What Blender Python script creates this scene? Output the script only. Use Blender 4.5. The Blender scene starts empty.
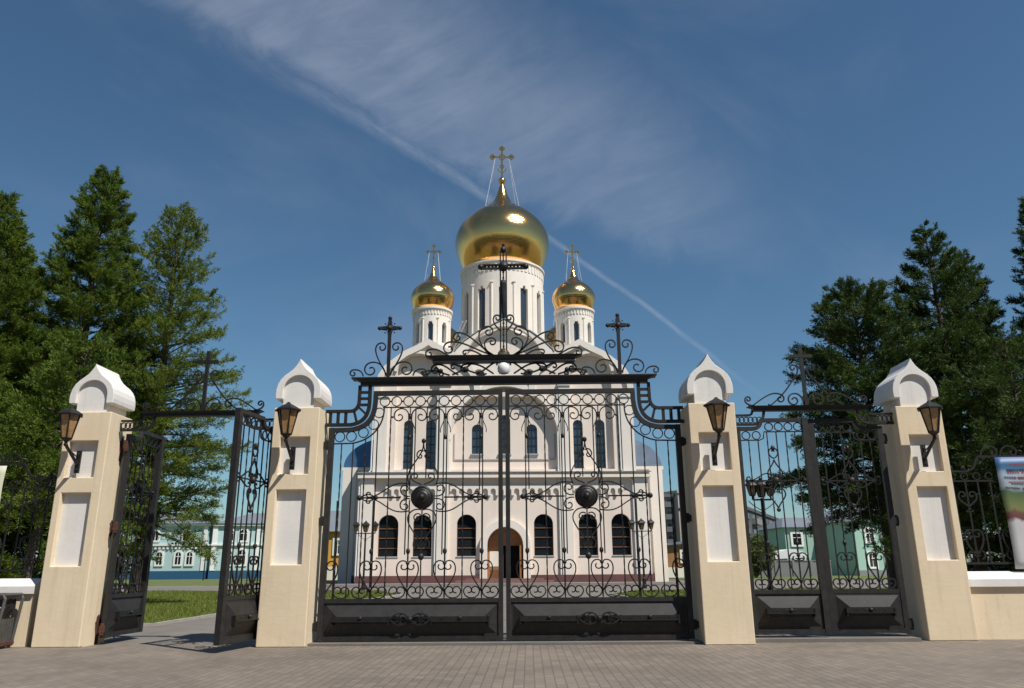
import bpy, bmesh, math, random
import numpy as np
from mathutils import Matrix, Vector

# ------------------------------------------------------------------ scene, camera, sky, sun
scene = bpy.context.scene
COL = scene.collection
R = math.radians
PI = math.pi
random.seed(7)

cam_data = bpy.data.cameras.new('camera')
cam_data.sensor_width = 36.0
cam_data.lens = 771.07 / 1024 * 36.0
cam_data.clip_start = 0.1
cam_data.clip_end = 5000
cam = bpy.data.objects.new('camera', cam_data)
COL.objects.link(cam)
cam.matrix_world = (Matrix.Translation((0.36, -11.52, 1.049)) @ Matrix.Rotation(0.01898, 4, 'Z')
                    @ Matrix.Rotation(PI / 2 + 0.28272, 4, 'X') @ Matrix.Rotation(-0.00743, 4, 'Z'))
scene.camera = cam

SUN = Vector((0.43, -0.385, 0.815)).normalized()
SUN_EL = math.asin(SUN.z)
SUN_AZ = math.atan2(SUN.x, SUN.y)
sun_data = bpy.data.lights.new('sun', 'SUN')
sun_data.energy = 4.8
sun_data.angle = R(0.5)
sun_data.color = (1.0, 0.95, 0.88)
sun = bpy.data.objects.new('sun', sun_data)
COL.objects.link(sun)
sun.location = SUN * 120
sun.rotation_euler = SUN.to_track_quat('Z', 'Y').to_euler()

scene.view_settings.view_transform = 'Standard'
scene.view_settings.look = 'None'
scene.view_settings.gamma = 1.0
scene.view_settings.use_curve_mapping = False
scene.view_settings.exposure = 0.20
scene.render.engine = 'CYCLES'
scene.cycles.use_denoising = True
scene.cycles.max_bounces = 8
scene.cycles.transparent_max_bounces = 8

world = bpy.data.worlds.new('World')
scene.world = world
world.use_nodes = True


def build_sky():
    nt = world.node_tree
    N, L = nt.nodes, nt.links
    N.clear()
    out = N.new('ShaderNodeOutputWorld')
    bg = N.new('ShaderNodeBackground')
    bg.inputs['Strength'].default_value = 0.068
    L.new(bg.outputs[0], out.inputs[0])
    sky = N.new('ShaderNodeTexSky')
    sky.sky_type = 'NISHITA'
    sky.sun_disc = False
    sky.sun_elevation = SUN_EL
    sky.sun_rotation = SUN_AZ
    sky.altitude = 100
    sky.air_density = 1.15
    sky.dust_density = 0.05
    sky.ozone_density = 2.0
    tc = N.new('ShaderNodeTexCoord')

    def math_(op, a, b=None, c=None, clamp=False):
        n = N.new('ShaderNodeMath'); n.operation = op; n.use_clamp = clamp
        for i, v in enumerate((a, b, c)):
            if v is None: continue
            if isinstance(v, (int, float)): n.inputs[i].default_value = v
            else: L.new(v, n.inputs[i])
        return n.outputs[0]

    def dot(vec):
        n = N.new('ShaderNodeVectorMath'); n.operation = 'DOT_PRODUCT'
        L.new(tc.outputs['Generated'], n.inputs[0]); n.inputs[1].default_value = vec
        return n.outputs['Value']

    def step(v, a, b, lo=0.0, hi=1.0):
        n = N.new('ShaderNodeMapRange'); n.interpolation_type = 'SMOOTHSTEP'
        L.new(v, n.inputs[0])
        n.inputs[1].default_value = a; n.inputs[2].default_value = b
        n.inputs[3].default_value = lo; n.inputs[4].default_value = hi
        return n.outputs[0]

    # the trail is a great circle across the sky; t runs along it, n across it
    d1 = Vector((-0.05608, 0.88649, 0.45933)).normalized()
    d2 = Vector((0.27861, 0.93680, 0.21161)).normalized()
    nn = d1.cross(d2).normalized()
    if nn.z < 0: nn = -nn
    tt = (d2 - d1 * d1.dot(d2)).normalized()
    b = dot(nn)          # across, positive above the trail
    along = math_('ARCTAN2', dot(tt), dot(d1))     # angle along the trail, 0 at the dome, + to lower right

    def noise(scale, sa, sb, detail, rough, dist=0.0):
        comb = N.new('ShaderNodeCombineXYZ')
        L.new(math_('MULTIPLY', along, sa), comb.inputs[0])
        L.new(math_('MULTIPLY', b, sb), comb.inputs[1])
        nz = N.new('ShaderNodeTexNoise')
        nz.inputs['Scale'].default_value = scale
        nz.inputs['Detail'].default_value = detail
        nz.inputs['Roughness'].default_value = rough
        nz.inputs['Distortion'].default_value = dist
        L.new(comb.outputs[0], nz.inputs['Vector'])
        return nz.outputs[0]

    wob = noise(9.0, 1.0, 0.2, 3, 0.6)
    # gentle bow of the trail plus a wobble
    bow = math_('SUBTRACT', math_('MULTIPLY', along, 0.05), math_('MULTIPLY', math_('MULTIPLY', along, along), 0.12))
    bb = math_('ADD', math_('SUBTRACT', b, bow), math_('MULTIPLY', math_('SUBTRACT', wob, 0.5), 0.012))
    width = step(along, -0.45, 0.20, 0.026, 0.0046)
    core = math_('SUBTRACT', 1.0, math_('DIVIDE', math_('ABSOLUTE', bb), width), None, True)
    core = math_('MULTIPLY', core, step(noise(40.0, 0.5, 1.6, 4, 0.7), 0.25, 0.7, 0.35, 1.0))
    core = math_('MULTIPLY', core, step(along, 0.47, 0.30))
    core = math_('MULTIPLY', core, step(along, -0.45, -0.03, 0.05, 0.62))
    # feathery veil spreading above the trail
    edge = math_('ADD', bb, math_('MULTIPLY', math_('SUBTRACT', noise(7.0, 1.0, 1.0, 5, 0.65, 0.8), 0.5), 0.10))
    lift = math_('MULTIPLY', math_('MAXIMUM', math_('SUBTRACT', along, 0.05), 0.0), 0.32)
    fan = math_('MULTIPLY', step(math_('SUBTRACT', edge, lift), -0.012, 0.034), step(edge, 0.27, 0.10))
    lim = step(math_('ADD', along, math_('MULTIPLY', bb, 0.15)), 0.46, 0.12)
    streak_in = N.new('ShaderNodeCombineXYZ')
    L.new(math_('SUBTRACT', math_('MULTIPLY', along, 0.82), math_('MULTIPLY', bb, 0.57)), streak_in.inputs[0])
    L.new(math_('MULTIPLY', math_('ADD', math_('MULTIPLY', bb, 0.82), math_('MULTIPLY', along, 0.57)), 0.24), streak_in.inputs[1])
    sn = N.new('ShaderNodeTexNoise')
    sn.inputs['Scale'].default_value = 22.0; sn.inputs['Detail'].default_value = 5
    sn.inputs['Roughness'].default_value = 0.62; sn.inputs['Distortion'].default_value = 0.5
    L.new(streak_in.outputs[0], sn.inputs['Vector'])
    big = noise(3.2, 1.0, 1.0, 4, 0.6, 0.4)
    veil = math_('MULTIPLY', math_('MULTIPLY', fan, lim),
                 math_('MULTIPLY', step(sn.outputs[0], 0.28, 0.72, 0.55, 1.0), step(big, 0.25, 0.75, 0.5, 1.0)))
    # a very thin film everywhere
    film = math_('MULTIPLY', step(noise(2.3, 1.0, 1.6, 5, 0.6, 0.6), 0.42, 0.8), 0.15)
    cov = math_('MAXIMUM', math_('MAXIMUM', math_('MULTIPLY', core, 0.50), math_('MULTIPLY', veil, 0.40)), film)
    mix = N.new('ShaderNodeMix'); mix.data_type = 'RGBA'
    L.new(cov, mix.inputs['Factor'])
    tint = N.new('ShaderNodeMix'); tint.data_type = 'RGBA'; tint.blend_type = 'MULTIPLY'
    tint.inputs['Factor'].default_value = 1.0
    tint.inputs['B'].default_value = (0.68, 0.91, 1.01, 1)
    L.new(sky.outputs[0], tint.inputs['A'])
    L.new(tint.outputs['Result'], mix.inputs['A'])
    mix.inputs['B'].default_value = (6.4, 7.0, 8.4, 1)
    L.new(mix.outputs['Result'], bg.inputs['Color'])


build_sky()


# ------------------------------------------------------------------ materials
def mat(name, base, rough=0.6, metal=0.0, var=0.0, var_scale=3.0, bump=0.0, bump_scale=30.0, spec=0.5,
        dark=None, stain_scale=1.2, stain=0.0, coat=0.0):
    m = bpy.data.materials.new(name)
    m.use_nodes = True
    nt = m.node_tree; N, L = nt.nodes, nt.links
    p = N['Principled BSDF']
    p.inputs['Base Color'].default_value = (*base, 1)
    p.inputs['Roughness'].default_value = rough
    p.inputs['Metallic'].default_value = metal
    p.inputs['Specular IOR Level'].default_value = spec
    p.inputs['Coat Weight'].default_value = coat
    tc = N.new('ShaderNodeTexCoord')
    col = None
    if var > 0:
        nz = N.new('ShaderNodeTexNoise'); nz.inputs['Scale'].default_value = var_scale
        nz.inputs['Detail'].default_value = 6; nz.inputs['Roughness'].default_value = 0.65
        L.new(tc.outputs['Object'], nz.inputs['Vector'])
        mx = N.new('ShaderNodeMix'); mx.data_type = 'RGBA'
        mr = N.new('ShaderNodeMapRange'); mr.inputs[1].default_value = 0.3; mr.inputs[2].default_value = 0.7
        L.new(nz.outputs[0], mr.inputs[0]); L.new(mr.outputs[0], mx.inputs['Factor'])
        mx.inputs['A'].default_value = (*[c * (1 - var) for c in base], 1)
        mx.inputs['B'].default_value = (*[min(1, c * (1 + var)) for c in base], 1)
        col = mx.outputs['Result']
    if stain > 0:
        nz = N.new('ShaderNodeTexNoise'); nz.inputs['Scale'].default_value = stain_scale
        nz.inputs['Detail'].default_value = 8; nz.inputs['Roughness'].default_value = 0.7
        mp = N.new('ShaderNodeMapping'); mp.inputs['Scale'].default_value = (3, 3, 0.6)
        L.new(tc.outputs['Object'], mp.inputs[0]); L.new(mp.outputs[0], nz.inputs['Vector'])
        mr = N.new('ShaderNodeMapRange'); mr.inputs[1].default_value = 0.5; mr.inputs[2].default_value = 0.8
        mr.inputs[4].default_value = stain
        L.new(nz.outputs[0], mr.inputs[0])
        mx = N.new('ShaderNodeMix'); mx.data_type = 'RGBA'
        L.new(mr.outputs[0], mx.inputs['Factor'])
        if col is not None: L.new(col, mx.inputs['A'])
        else: mx.inputs['A'].default_value = (*base, 1)
        mx.inputs['B'].default_value = (*(dark or [c * 0.5 for c in base]), 1)
        col = mx.outputs['Result']
    if col is not None: L.new(col, p.inputs['Base Color'])
    if bump > 0:
        nz = N.new('ShaderNodeTexNoise'); nz.inputs['Scale'].default_value = bump_scale
        nz.inputs['Detail'].default_value = 5
        L.new(tc.outputs['Object'], nz.inputs['Vector'])
        bp = N.new('ShaderNodeBump'); bp.inputs['Strength'].default_value = bump
        bp.inputs['Distance'].default_value = 0.02
        L.new(nz.outputs[0], bp.inputs['Height']); L.new(bp.outputs[0], p.inputs['Normal'])
    return m


def plaster_mat(name, base, dirt, light):
    """old painted render: repainted patches, rain streaks, chips and trowel marks"""
    m = bpy.data.materials.new(name); m.use_nodes = True
    nt = m.node_tree; N, L = nt.nodes, nt.links
    p = N['Principled BSDF']; p.inputs['Roughness'].default_value = 0.85; p.inputs['Specular IOR Level'].default_value = 0.3
    tc = N.new('ShaderNodeTexCoord')
    obi = N.new('ShaderNodeObjectInfo')
    add = N.new('ShaderNodeVectorMath'); add.operation = 'ADD'
    L.new(tc.outputs['Object'], add.inputs[0]); L.new(obi.outputs['Location'], add.inputs[1])

    def noise(scale, sc3, detail, lo, hi, rough=0.65, dist=0.0):
        mp = N.new('ShaderNodeMapping'); mp.inputs['Scale'].default_value = sc3
        L.new(add.outputs[0], mp.inputs[0])
        nz = N.new('ShaderNodeTexNoise'); nz.inputs['Scale'].default_value = scale; nz.inputs['Detail'].default_value = detail
        nz.inputs['Roughness'].default_value = rough; nz.inputs['Distortion'].default_value = dist
        L.new(mp.outputs[0], nz.inputs['Vector'])
        mr = N.new('ShaderNodeMapRange'); mr.inputs[1].default_value = lo; mr.inputs[2].default_value = hi
        L.new(nz.outputs[0], mr.inputs[0])
        return mr.outputs[0], nz.outputs[0]

    def mixc(f, a, b, k):
        mu = N.new('ShaderNodeMath'); mu.operation = 'MULTIPLY'; mu.inputs[1].default_value = k; L.new(f, mu.inputs[0])
        mx = N.new('ShaderNodeMix'); mx.data_type = 'RGBA'; L.new(mu.outputs[0], mx.inputs['Factor'])
        for sock, v in (('A', a), ('B', b)):
            if isinstance(v, tuple): mx.inputs[sock].default_value = (*v, 1)
            else: L.new(v, mx.inputs[sock])
        return mx.outputs['Result']
    patch, _ = noise(1.7, (1, 1, 0.8), 4, 0.48, 0.56, 0.55, 0.6)
    c = mixc(patch, base, light, 0.55)
    streak, _ = noise(2.2, (5, 5, 0.35), 7, 0.52, 0.80)
    c = mixc(streak, c, dirt, 0.42)
    spot, _ = noise(26, (1, 1, 1), 3, 0.69, 0.73)
    c = mixc(spot, c, dirt, 0.6)
    blot, _ = noise(0.8, (1, 1, 1), 8, 0.45, 0.8, 0.75)
    c = mixc(blot, c, dirt, 0.30)
    L.new(c, p.inputs['Base Color'])
    _, trowel = noise(7, (1, 1, 2.2), 6, 0, 1, 0.7)
    bp = N.new('ShaderNodeBump'); bp.inputs['Strength'].default_value = 0.22; bp.inputs['Distance'].default_value = 0.012
    L.new(trowel, bp.inputs['Height']); L.new(bp.outputs[0], p.inputs['Normal'])
    return m


def brick_mat(name, c1, c2, mortar, w, h, gap, rough=0.85, bump=0.22, big=0.26):
    m = bpy.data.materials.new(name); m.use_nodes = True
    nt = m.node_tree; N, L = nt.nodes, nt.links
    p = N['Principled BSDF']; p.inputs['Roughness'].default_value = rough
    tc = N.new('ShaderNodeTexCoord')
    mp = N.new('ShaderNodeMapping'); mp.inputs['Rotation'].default_value = (0, 0, PI / 2)
    L.new(tc.outputs['Object'], mp.inputs[0])
    br = N.new('ShaderNodeTexBrick')
    br.inputs['Scale'].default_value = 1.0
    br.inputs['Color1'].default_value = (*c1, 1); br.inputs['Color2'].default_value = (*c2, 1)
    br.inputs['Mortar'].default_value = (*mortar, 1)
    br.inputs['Brick Width'].default_value = w; br.inputs['Row Height'].default_value = h
    br.inputs['Mortar Size'].default_value = gap; br.inputs['Mortar Smooth'].default_value = 0.3
    br.inputs['Bias'].default_value = -0.1
    L.new(mp.outputs[0], br.inputs['Vector'])
    nz = N.new('ShaderNodeTexNoise'); nz.inputs['Scale'].default_value = 0.55; nz.inputs['Detail'].default_value = 12; nz.inputs['Distortion'].default_value = 0.8
    nz.inputs['Roughness'].default_value = 0.7
    L.new(tc.outputs['Object'], nz.inputs['Vector'])
    mr = N.new('ShaderNodeMapRange'); mr.inputs[1].default_value = 0.3; mr.inputs[2].default_value = 0.7
    mr.inputs[3].default_value = 1 - big; mr.inputs[4].default_value = 1 + big
    L.new(nz.outputs[0], mr.inputs[0])
    sc = N.new('ShaderNodeVectorMath'); sc.operation = 'SCALE'
    L.new(br.outputs['Color'], sc.inputs[0]); L.new(mr.outputs[0], sc.inputs['Scale'])
    L.new(sc.outputs[0], p.inputs['Base Color'])
    bp = N.new('ShaderNodeBump'); bp.inputs['Strength'].default_value = bump; bp.inputs['Distance'].default_value = 0.006
    inv = N.new('ShaderNodeMath'); inv.operation = 'SUBTRACT'; inv.inputs[0].default_value = 1
    L.new(br.outputs['Fac'], inv.inputs[1])
    L.new(inv.outputs[0], bp.inputs['Height']); L.new(bp.outputs[0], p.inputs['Normal'])
    return m


def leaf_mat(name, c1, c2, trans=0.35):
    m = bpy.data.materials.new(name); m.use_nodes = True
    nt = m.node_tree; N, L = nt.nodes, nt.links
    out = N['Material Output']; p = N['Principled BSDF']
    p.inputs['Roughness'].default_value = 0.6; p.inputs['Specular IOR Level'].default_value = 0.25
    tc = N.new('ShaderNodeTexCoord')
    nz = N.new('ShaderNodeTexNoise'); nz.inputs['Scale'].default_value = 1.6; nz.inputs['Detail'].default_value = 5
    L.new(tc.outputs['Object'], nz.inputs['Vector'])
    mr = N.new('ShaderNodeMapRange'); mr.inputs[1].default_value = 0.32; mr.inputs[2].default_value = 0.68
    L.new(nz.outputs[0], mr.inputs[0])
    mx = N.new('ShaderNodeMix'); mx.data_type = 'RGBA'
    mx.inputs['A'].default_value = (*c1, 1); mx.inputs['B'].default_value = (*c2, 1)
    L.new(mr.outputs[0], mx.inputs['Factor']); L.new(mx.outputs['Result'], p.inputs['Base Color'])
    tr = N.new('ShaderNodeBsdfTranslucent'); L.new(mx.outputs['Result'], tr.inputs[0])
    ms = N.new('ShaderNodeMixShader'); ms.inputs[0].default_value = trans
    L.new(p.outputs[0], ms.inputs[1]); L.new(tr.outputs[0], ms.inputs[2]); L.new(ms.outputs[0], out.inputs[0])
    return m


M = {}
M['cream'] = plaster_mat('cream_plaster', (0.745, 0.62, 0.435), (0.42, 0.33, 0.22), (0.77, 0.64, 0.46))
M['white'] = plaster_mat('white_plaster', (0.73, 0.71, 0.67), (0.45, 0.42, 0.37), (0.76, 0.745, 0.71))
M['church_pink'] = mat('church_pink_plaster', (0.765, 0.665, 0.575), 0.85, var=0.05, var_scale=0.35, bump=0.1, stain=0.28, stain_scale=0.4)
M['church_white'] = mat('church_white_plaster', (0.77, 0.71, 0.63), 0.8, var=0.04, var_scale=0.5, bump=0.1, stain=0.26, stain_scale=0.5)
M['plinth'] = mat('maroon_plinth', (0.13, 0.055, 0.05), 0.7, var=0.12)
M['iron'] = mat('painted_black_iron', (0.012, 0.0115, 0.011), 0.5, var=0.45, var_scale=14, bump=0.15, bump_scale=80, spec=0.45)
M['iron_grey'] = mat('weathered_grey_iron', (0.020, 0.019, 0.0184), 0.55, var=0.4, var_scale=9, bump=0.12, bump_scale=80, spec=0.4)
M['rust'] = mat('rusty_iron', (0.085, 0.034, 0.02), 0.9, var=0.45, var_scale=22, bump=0.5, bump_scale=60)
M['amber'] = mat('amber_lamp_glass', (0.34, 0.205, 0.085), 0.25, var=0.55, var_scale=7, spec=0.7, stain=0.5, stain_scale=6)
M['frost'] = mat('white_globe_glass', (0.8, 0.8, 0.78), 0.25)
M['glass'] = mat('window_glass', (0.012, 0.016, 0.02), 0.08, spec=0.8, bump=0.2, bump_scale=0.9)
M['glass_sky_tint'] = mat('upper_window_glass', (0.03, 0.05, 0.07), 0.12, spec=0.9, bump=0.2, bump_scale=1.1)  # mirrored sky put into the base colour as blue
M['wood'] = mat('varnished_wood', (0.32, 0.14, 0.045), 0.5, var=0.25, var_scale=5)
M['winframe'] = mat('brown_window_bars', (0.17, 0.075, 0.03), 0.55)
M['doorway_shade'] = mat('doorway_shade_sheet', (0.008, 0.007, 0.007), 0.9)  # near-black colour standing in for the unlit interior
M['paper'] = mat('white_notice_paper', (0.72, 0.68, 0.58), 0.8)
M['roof_metal'] = mat('zinc_roof', (0.36, 0.42, 0.50), 0.35, metal=0.7, var=0.15, var_scale=1.2)
M['roof_sky_tint'] = mat('sky_tinted_sheet_roof', (0.07, 0.16, 0.30), 0.4, metal=0.3, var=0.15)  # sky reflection painted into the sheet metal as blue
M['trim_grey'] = mat('grey_flashing', (0.36, 0.37, 0.38), 0.5)
M['asphalt'] = mat('asphalt', (0.165, 0.148, 0.13), 0.9, var=0.18, var_scale=1.5, bump=0.4, bump_scale=90)
M['concrete'] = mat('concrete_kerb', (0.33, 0.31, 0.28), 0.85, var=0.12, bump=0.3)
M['plaza'] = mat('grey_plaza_slabs', (0.22, 0.20, 0.185), 0.85, var=0.1, var_scale=0.7)
M['red_tiles'] = mat('maroon_step_tiles', (0.20, 0.11, 0.095), 0.7, var=0.15)
M['soil'] = mat('lawn_soil', (0.10, 0.125, 0.028), 0.95, var=0.3, var_scale=0.6)
M['earth'] = mat('ground_earth', (0.12, 0.12, 0.06), 0.95, var=0.3, var_scale=0.15)
M['grass'] = leaf_mat('grass_blades', (0.13, 0.17, 0.028), (0.19, 0.215, 0.045), 0.3)
M['bark'] = mat('tree_bark', (0.085, 0.065, 0.05), 0.9, var=0.35, var_scale=6, bump=0.6, bump_scale=25)
M['leaf_a'] = leaf_mat('larch_needles', (0.066, 0.118, 0.014), (0.155, 0.215, 0.026), 0.32)
M['leaf_b'] = leaf_mat('dark_needles', (0.036, 0.068, 0.014), (0.085, 0.130, 0.024), 0.25)
M['leaf_d'] = leaf_mat('pale_larch_needles', (0.090, 0.140, 0.016), (0.185, 0.235, 0.036), 0.34)
M['leaf_c'] = leaf_mat('bush_leaves', (0.06, 0.09, 0.02), (0.11, 0.13, 0.035))
M['paver'] = brick_mat('pavement_pavers', (0.200, 0.165, 0.132), (0.155, 0.129, 0.104), (0.120, 0.100, 0.081), 0.2, 0.1, 0.008)
M['turq'] = mat('turquoise_plaster', (0.40, 0.55, 0.55), 0.85, var=0.04, var_scale=0.5)
M['navy'] = mat('blue_base_paint', (0.016, 0.085, 0.17), 0.7)
M['bwhite'] = mat('white_trim', (0.75, 0.75, 0.72), 0.8)
M['roof_grey'] = mat('grey_sheet_roof', (0.17, 0.19, 0.21), 0.55, var=0.1, var_scale=0.4)
M['yellow'] = mat('ochre_plaster', (0.62, 0.33, 0.05), 0.85, var=0.05)
M['green'] = mat('mint_green_plaster', (0.30, 0.47, 0.39), 0.85, var=0.04, var_scale=0.4)
M['panel_grey'] = mat('grey_concrete_panel', (0.20, 0.20, 0.20), 0.9, var=0.15, var_scale=0.2)
M['panel_dark'] = mat('dark_grey_panel', (0.075, 0.075, 0.08), 0.9, var=0.3, var_scale=0.3)
M['panel_beige'] = mat('beige_concrete_panel', (0.38, 0.33, 0.29), 0.9, var=0.1, var_scale=0.2)
M['brownwood'] = mat('brown_timber', (0.30, 0.15, 0.06), 0.8, var=0.2, var_scale=2)
M['red'] = mat('red_paint', (0.45, 0.03, 0.03), 0.5)
M['dull_red'] = mat('printed_red', (0.26, 0.06, 0.055), 0.6)
M['bluepaint'] = mat('blue_paint', (0.03, 0.16, 0.35), 0.5)
M['bin_black'] = mat('black_plastic_bag', (0.02, 0.02, 0.022), 0.4, bump=0.9, bump_scale=14)
M['bin_grey'] = mat('grey_bin_metal', (0.085, 0.08, 0.075), 0.6, var=0.25, var_scale=7)


def gold_mat():
    m = bpy.data.materials.new('gilded_sheet'); m.use_nodes = True
    nt = m.node_tree; N, L = nt.nodes, nt.links
    p = N['Principled BSDF']
    p.inputs['Base Color'].default_value = (0.88, 0.50, 0.175, 1)
    p.inputs['Metallic'].default_value = 1.0
    p.inputs['Roughness'].default_value = 0.15
    tc = N.new('ShaderNodeTexCoord')
    # sheet seams: fine meridians and rings
    sep = N.new('ShaderNodeSeparateXYZ'); L.new(tc.outputs['Object'], sep.inputs[0])
    at = N.new('ShaderNodeMath'); at.operation = 'ARCTAN2'
    L.new(sep.outputs[1], at.inputs[0]); L.new(sep.outputs[0], at.inputs[1])
    comb = N.new('ShaderNodeCombineXYZ')
    mu = N.new('ShaderNodeMath'); mu.operation = 'MULTIPLY'; mu.inputs[1].default_value = 4.0
    L.new(at.outputs[0], mu.inputs[0]); L.new(mu.outputs[0], comb.inputs[0]); L.new(sep.outputs[2], comb.inputs[1])
    br = N.new('ShaderNodeTexBrick'); br.inputs['Scale'].default_value = 2.2
    br.inputs['Mortar Size'].default_value = 0.03; br.inputs['Mortar Smooth'].default_value = 0.8
    L.new(comb.outputs[0], br.inputs['Vector'])
    nz = N.new('ShaderNodeTexNoise'); nz.inputs['Scale'].default_value = 2.0; nz.inputs['Detail'].default_value = 4
    L.new(tc.outputs['Object'], nz.inputs['Vector'])
    ad = N.new('ShaderNodeMath'); ad.operation = 'MULTIPLY_ADD'; ad.inputs[1].default_value = -0.5
    L.new(br.outputs['Fac'], ad.inputs[0]); L.new(nz.outputs[0], ad.inputs[2])
    bp = N.new('ShaderNodeBump'); bp.inputs['Strength'].default_value = 0.14; bp.inputs['Distance'].default_value = 0.05
    L.new(ad.outputs[0], bp.inputs['Height']); L.new(bp.outputs[0], p.inputs['Normal'])
    return m


M['gold'] = gold_mat()


# ------------------------------------------------------------------ mesh helpers
class MB:
    """Collects shapes for one mesh object. mx mirrors x; off is subtracted (the root's position)."""
    def __init__(self, off=(0, 0, 0), mx=1):
        self.v = []; self.f = []; self.off = off; self.mx = mx

    def add(self, vs, fs):
        n = len(self.v)
        self.v += [(self.mx * (x) - self.off[0], y - self.off[1], z - self.off[2]) for x, y, z in vs]
        self.f += [tuple(n + i for i in f) for f in fs]
        return self

    def box(self, x0, x1, y0, y1, z0, z1):
        return self.add([(x0, y0, z0), (x1, y0, z0), (x1, y1, z0), (x0, y1, z0), (x0, y0, z1), (x1, y0, z1), (x1, y1, z1), (x0, y1, z1)],
                        [(0, 3, 2, 1), (4, 5, 6, 7), (0, 1, 5, 4), (1, 2, 6, 5), (2, 3, 7, 6), (3, 0, 4, 7)])

    def tube(self, pts, r, n=6, cap=True):
        """round tube along 3-D points; r a number or a list"""
        pts = [Vector(p) for p in pts]
        rr = r if isinstance(r, (list, tuple)) else [r] * len(pts)
        vs, fs = [], []
        ref = None
        for i, p in enumerate(pts):
            t = (pts[min(i + 1, len(pts) - 1)] - pts[max(i - 1, 0)])
            t = t.normalized() if t.length > 1e-9 else Vector((0, 0, 1))
            if ref is None:
                ref = Vector((1, 0, 0)) if abs(t.x) < 0.8 else Vector((0, 1, 0))
            a = (ref - t * ref.dot(t))
            a = a.normalized() if a.length > 1e-6 else t.orthogonal().normalized()
            ref = a
            b = t.cross(a)
            for k in range(n):
                q = p + (a * math.cos(2 * PI * k / n) + b * math.sin(2 * PI * k / n)) * rr[i]
                vs.append(tuple(q))
        for i in range(len(pts) - 1):
            for k in range(n):
                fs.append((i * n + k, i * n + (k + 1) % n, (i + 1) * n + (k + 1) % n, (i + 1) * n + k))
        if cap:
            fs.append(tuple(range(n - 1, -1, -1)))
            fs.append(tuple(range((len(pts) - 1) * n, len(pts) * n)))
        return self.add(vs, fs)

    def flat(self, pts, w, d, y=0.0, closed=False, taper=None):
        """flat forged bar swept along (x, z) points in the plane y; w across in the plane, d deep"""
        n = len(pts); vs, fs = [], []
        for i, (x, z) in enumerate(pts):
            if closed: a, b = pts[(i - 1) % n], pts[(i + 1) % n]
            else: a, b = pts[max(i - 1, 0)], pts[min(i + 1, n - 1)]
            tx, tz = b[0] - a[0], b[1] - a[1]
            l = math.hypot(tx, tz) or 1
            px, pz = -tz / l * w / 2, tx / l * w / 2
            if taper: px *= taper(i / (n - 1)); pz *= taper(i / (n - 1))
            vs += [(x + px, y - d / 2, z + pz), (x - px, y - d / 2, z - pz), (x - px, y + d / 2, z - pz), (x + px, y + d / 2, z + pz)]
        m = n if closed else n - 1
        for i in range(m):
            j = (i + 1) % n
            for k in range(4):
                fs.append((i * 4 + k, i * 4 + (k + 1) % 4, j * 4 + (k + 1) % 4, j * 4 + k))
        if not closed:
            fs += [(3, 2, 1, 0), (m * 4, m * 4 + 1, m * 4 + 2, m * 4 + 3)]
        return self.add(vs, fs)

    def lathe(self, prof, c=(0, 0, 0), n=32, closed_ends=True):
        vs, fs = [], []
        for (r, z) in prof:
            for k in range(n):
                vs.append((c[0] + r * math.cos(2 * PI * k / n), c[1] + r * math.sin(2 * PI * k / n), c[2] + z))
        for i in range(len(prof) - 1):
            for k in range(n):
                fs.append((i * n + k, i * n + (k + 1) % n, (i + 1) * n + (k + 1) % n, (i + 1) * n + k))
        if closed_ends:
            fs.append(tuple(range(n - 1, -1, -1))); fs.append(tuple(range((len(prof) - 1) * n, len(prof) * n)))
        return self.add(vs, fs)

    def ball(self, c, r, n=12, sz=1.0):
        prof = [(max(1e-4, r * math.sin(PI * i / 8)), -sz * r * math.cos(PI * i / 8)) for i in range(9)]
        return self.lathe(prof, c, n)

    def plate(self, outer, holes=(), y0=0.0, y1=0.1, back=True):
        """flat plate in x-z with holes, from y0 (front) to y1"""
        bm = bmesh.new()
        loops = []
        for lp in [outer] + list(holes):
            vv = [bm.verts.new((x, y0, z)) for x, z in lp]
            for i in range(len(vv)): bm.edges.new((vv[i], vv[(i + 1) % len(vv)]))
            loops.append([(x, z) for x, z in lp])
        bmesh.ops.triangle_fill(bm, use_beauty=True, use_dissolve=False, edges=bm.edges[:], normal=(0, -1, 0))
        bm.verts.index_update()
        vs = [tuple(v.co) for v in bm.verts]; fs = [tuple(v.index for v in f.verts) for f in bm.faces]
        bm.free()
        self.add(vs, fs)
        if back: self.add([(x, y1, z) for x, y, z in vs], [f[::-1] for f in fs])
        for lp in loops:
            n = len(lp)
            self.add([(x, y0, z) for x, z in lp] + [(x, y1, z) for x, z in lp],
                     [(i, (i + 1) % n, n + (i + 1) % n, n + i) for i in range(n)])
        return self

    def build(self, name, m, parent=None, loc=(0, 0, 0), smooth=False, rz=0.0, weld=False):
        me = bpy.data.meshes.new(name)
        me.from_pydata(self.v, [], self.f)
        bm = bmesh.new(); bm.from_mesh(me)
        if weld: bmesh.ops.remove_doubles(bm, verts=bm.verts, dist=1e-4)
        bmesh.ops.recalc_face_normals(bm, faces=bm.faces)
        bm.to_mesh(me); bm.free()
        me.materials.append(m)
        if smooth:
            me.polygons.foreach_set('use_smooth', [True] * len(me.polygons))
            me.set_sharp_from_angle(angle=R(38))
        o = bpy.data.objects.new(name, me); COL.objects.link(o)
        o.location = loc; o.rotation_euler = (0, 0, rz)
        if parent: o.parent = parent
        return o


def tag(o, label=None, cat=None, group=None, kind=None):
    if label: o['label'] = label
    if cat: o['category'] = cat
    if group: o['group'] = group
    if kind: o['kind'] = kind
    return o


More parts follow.
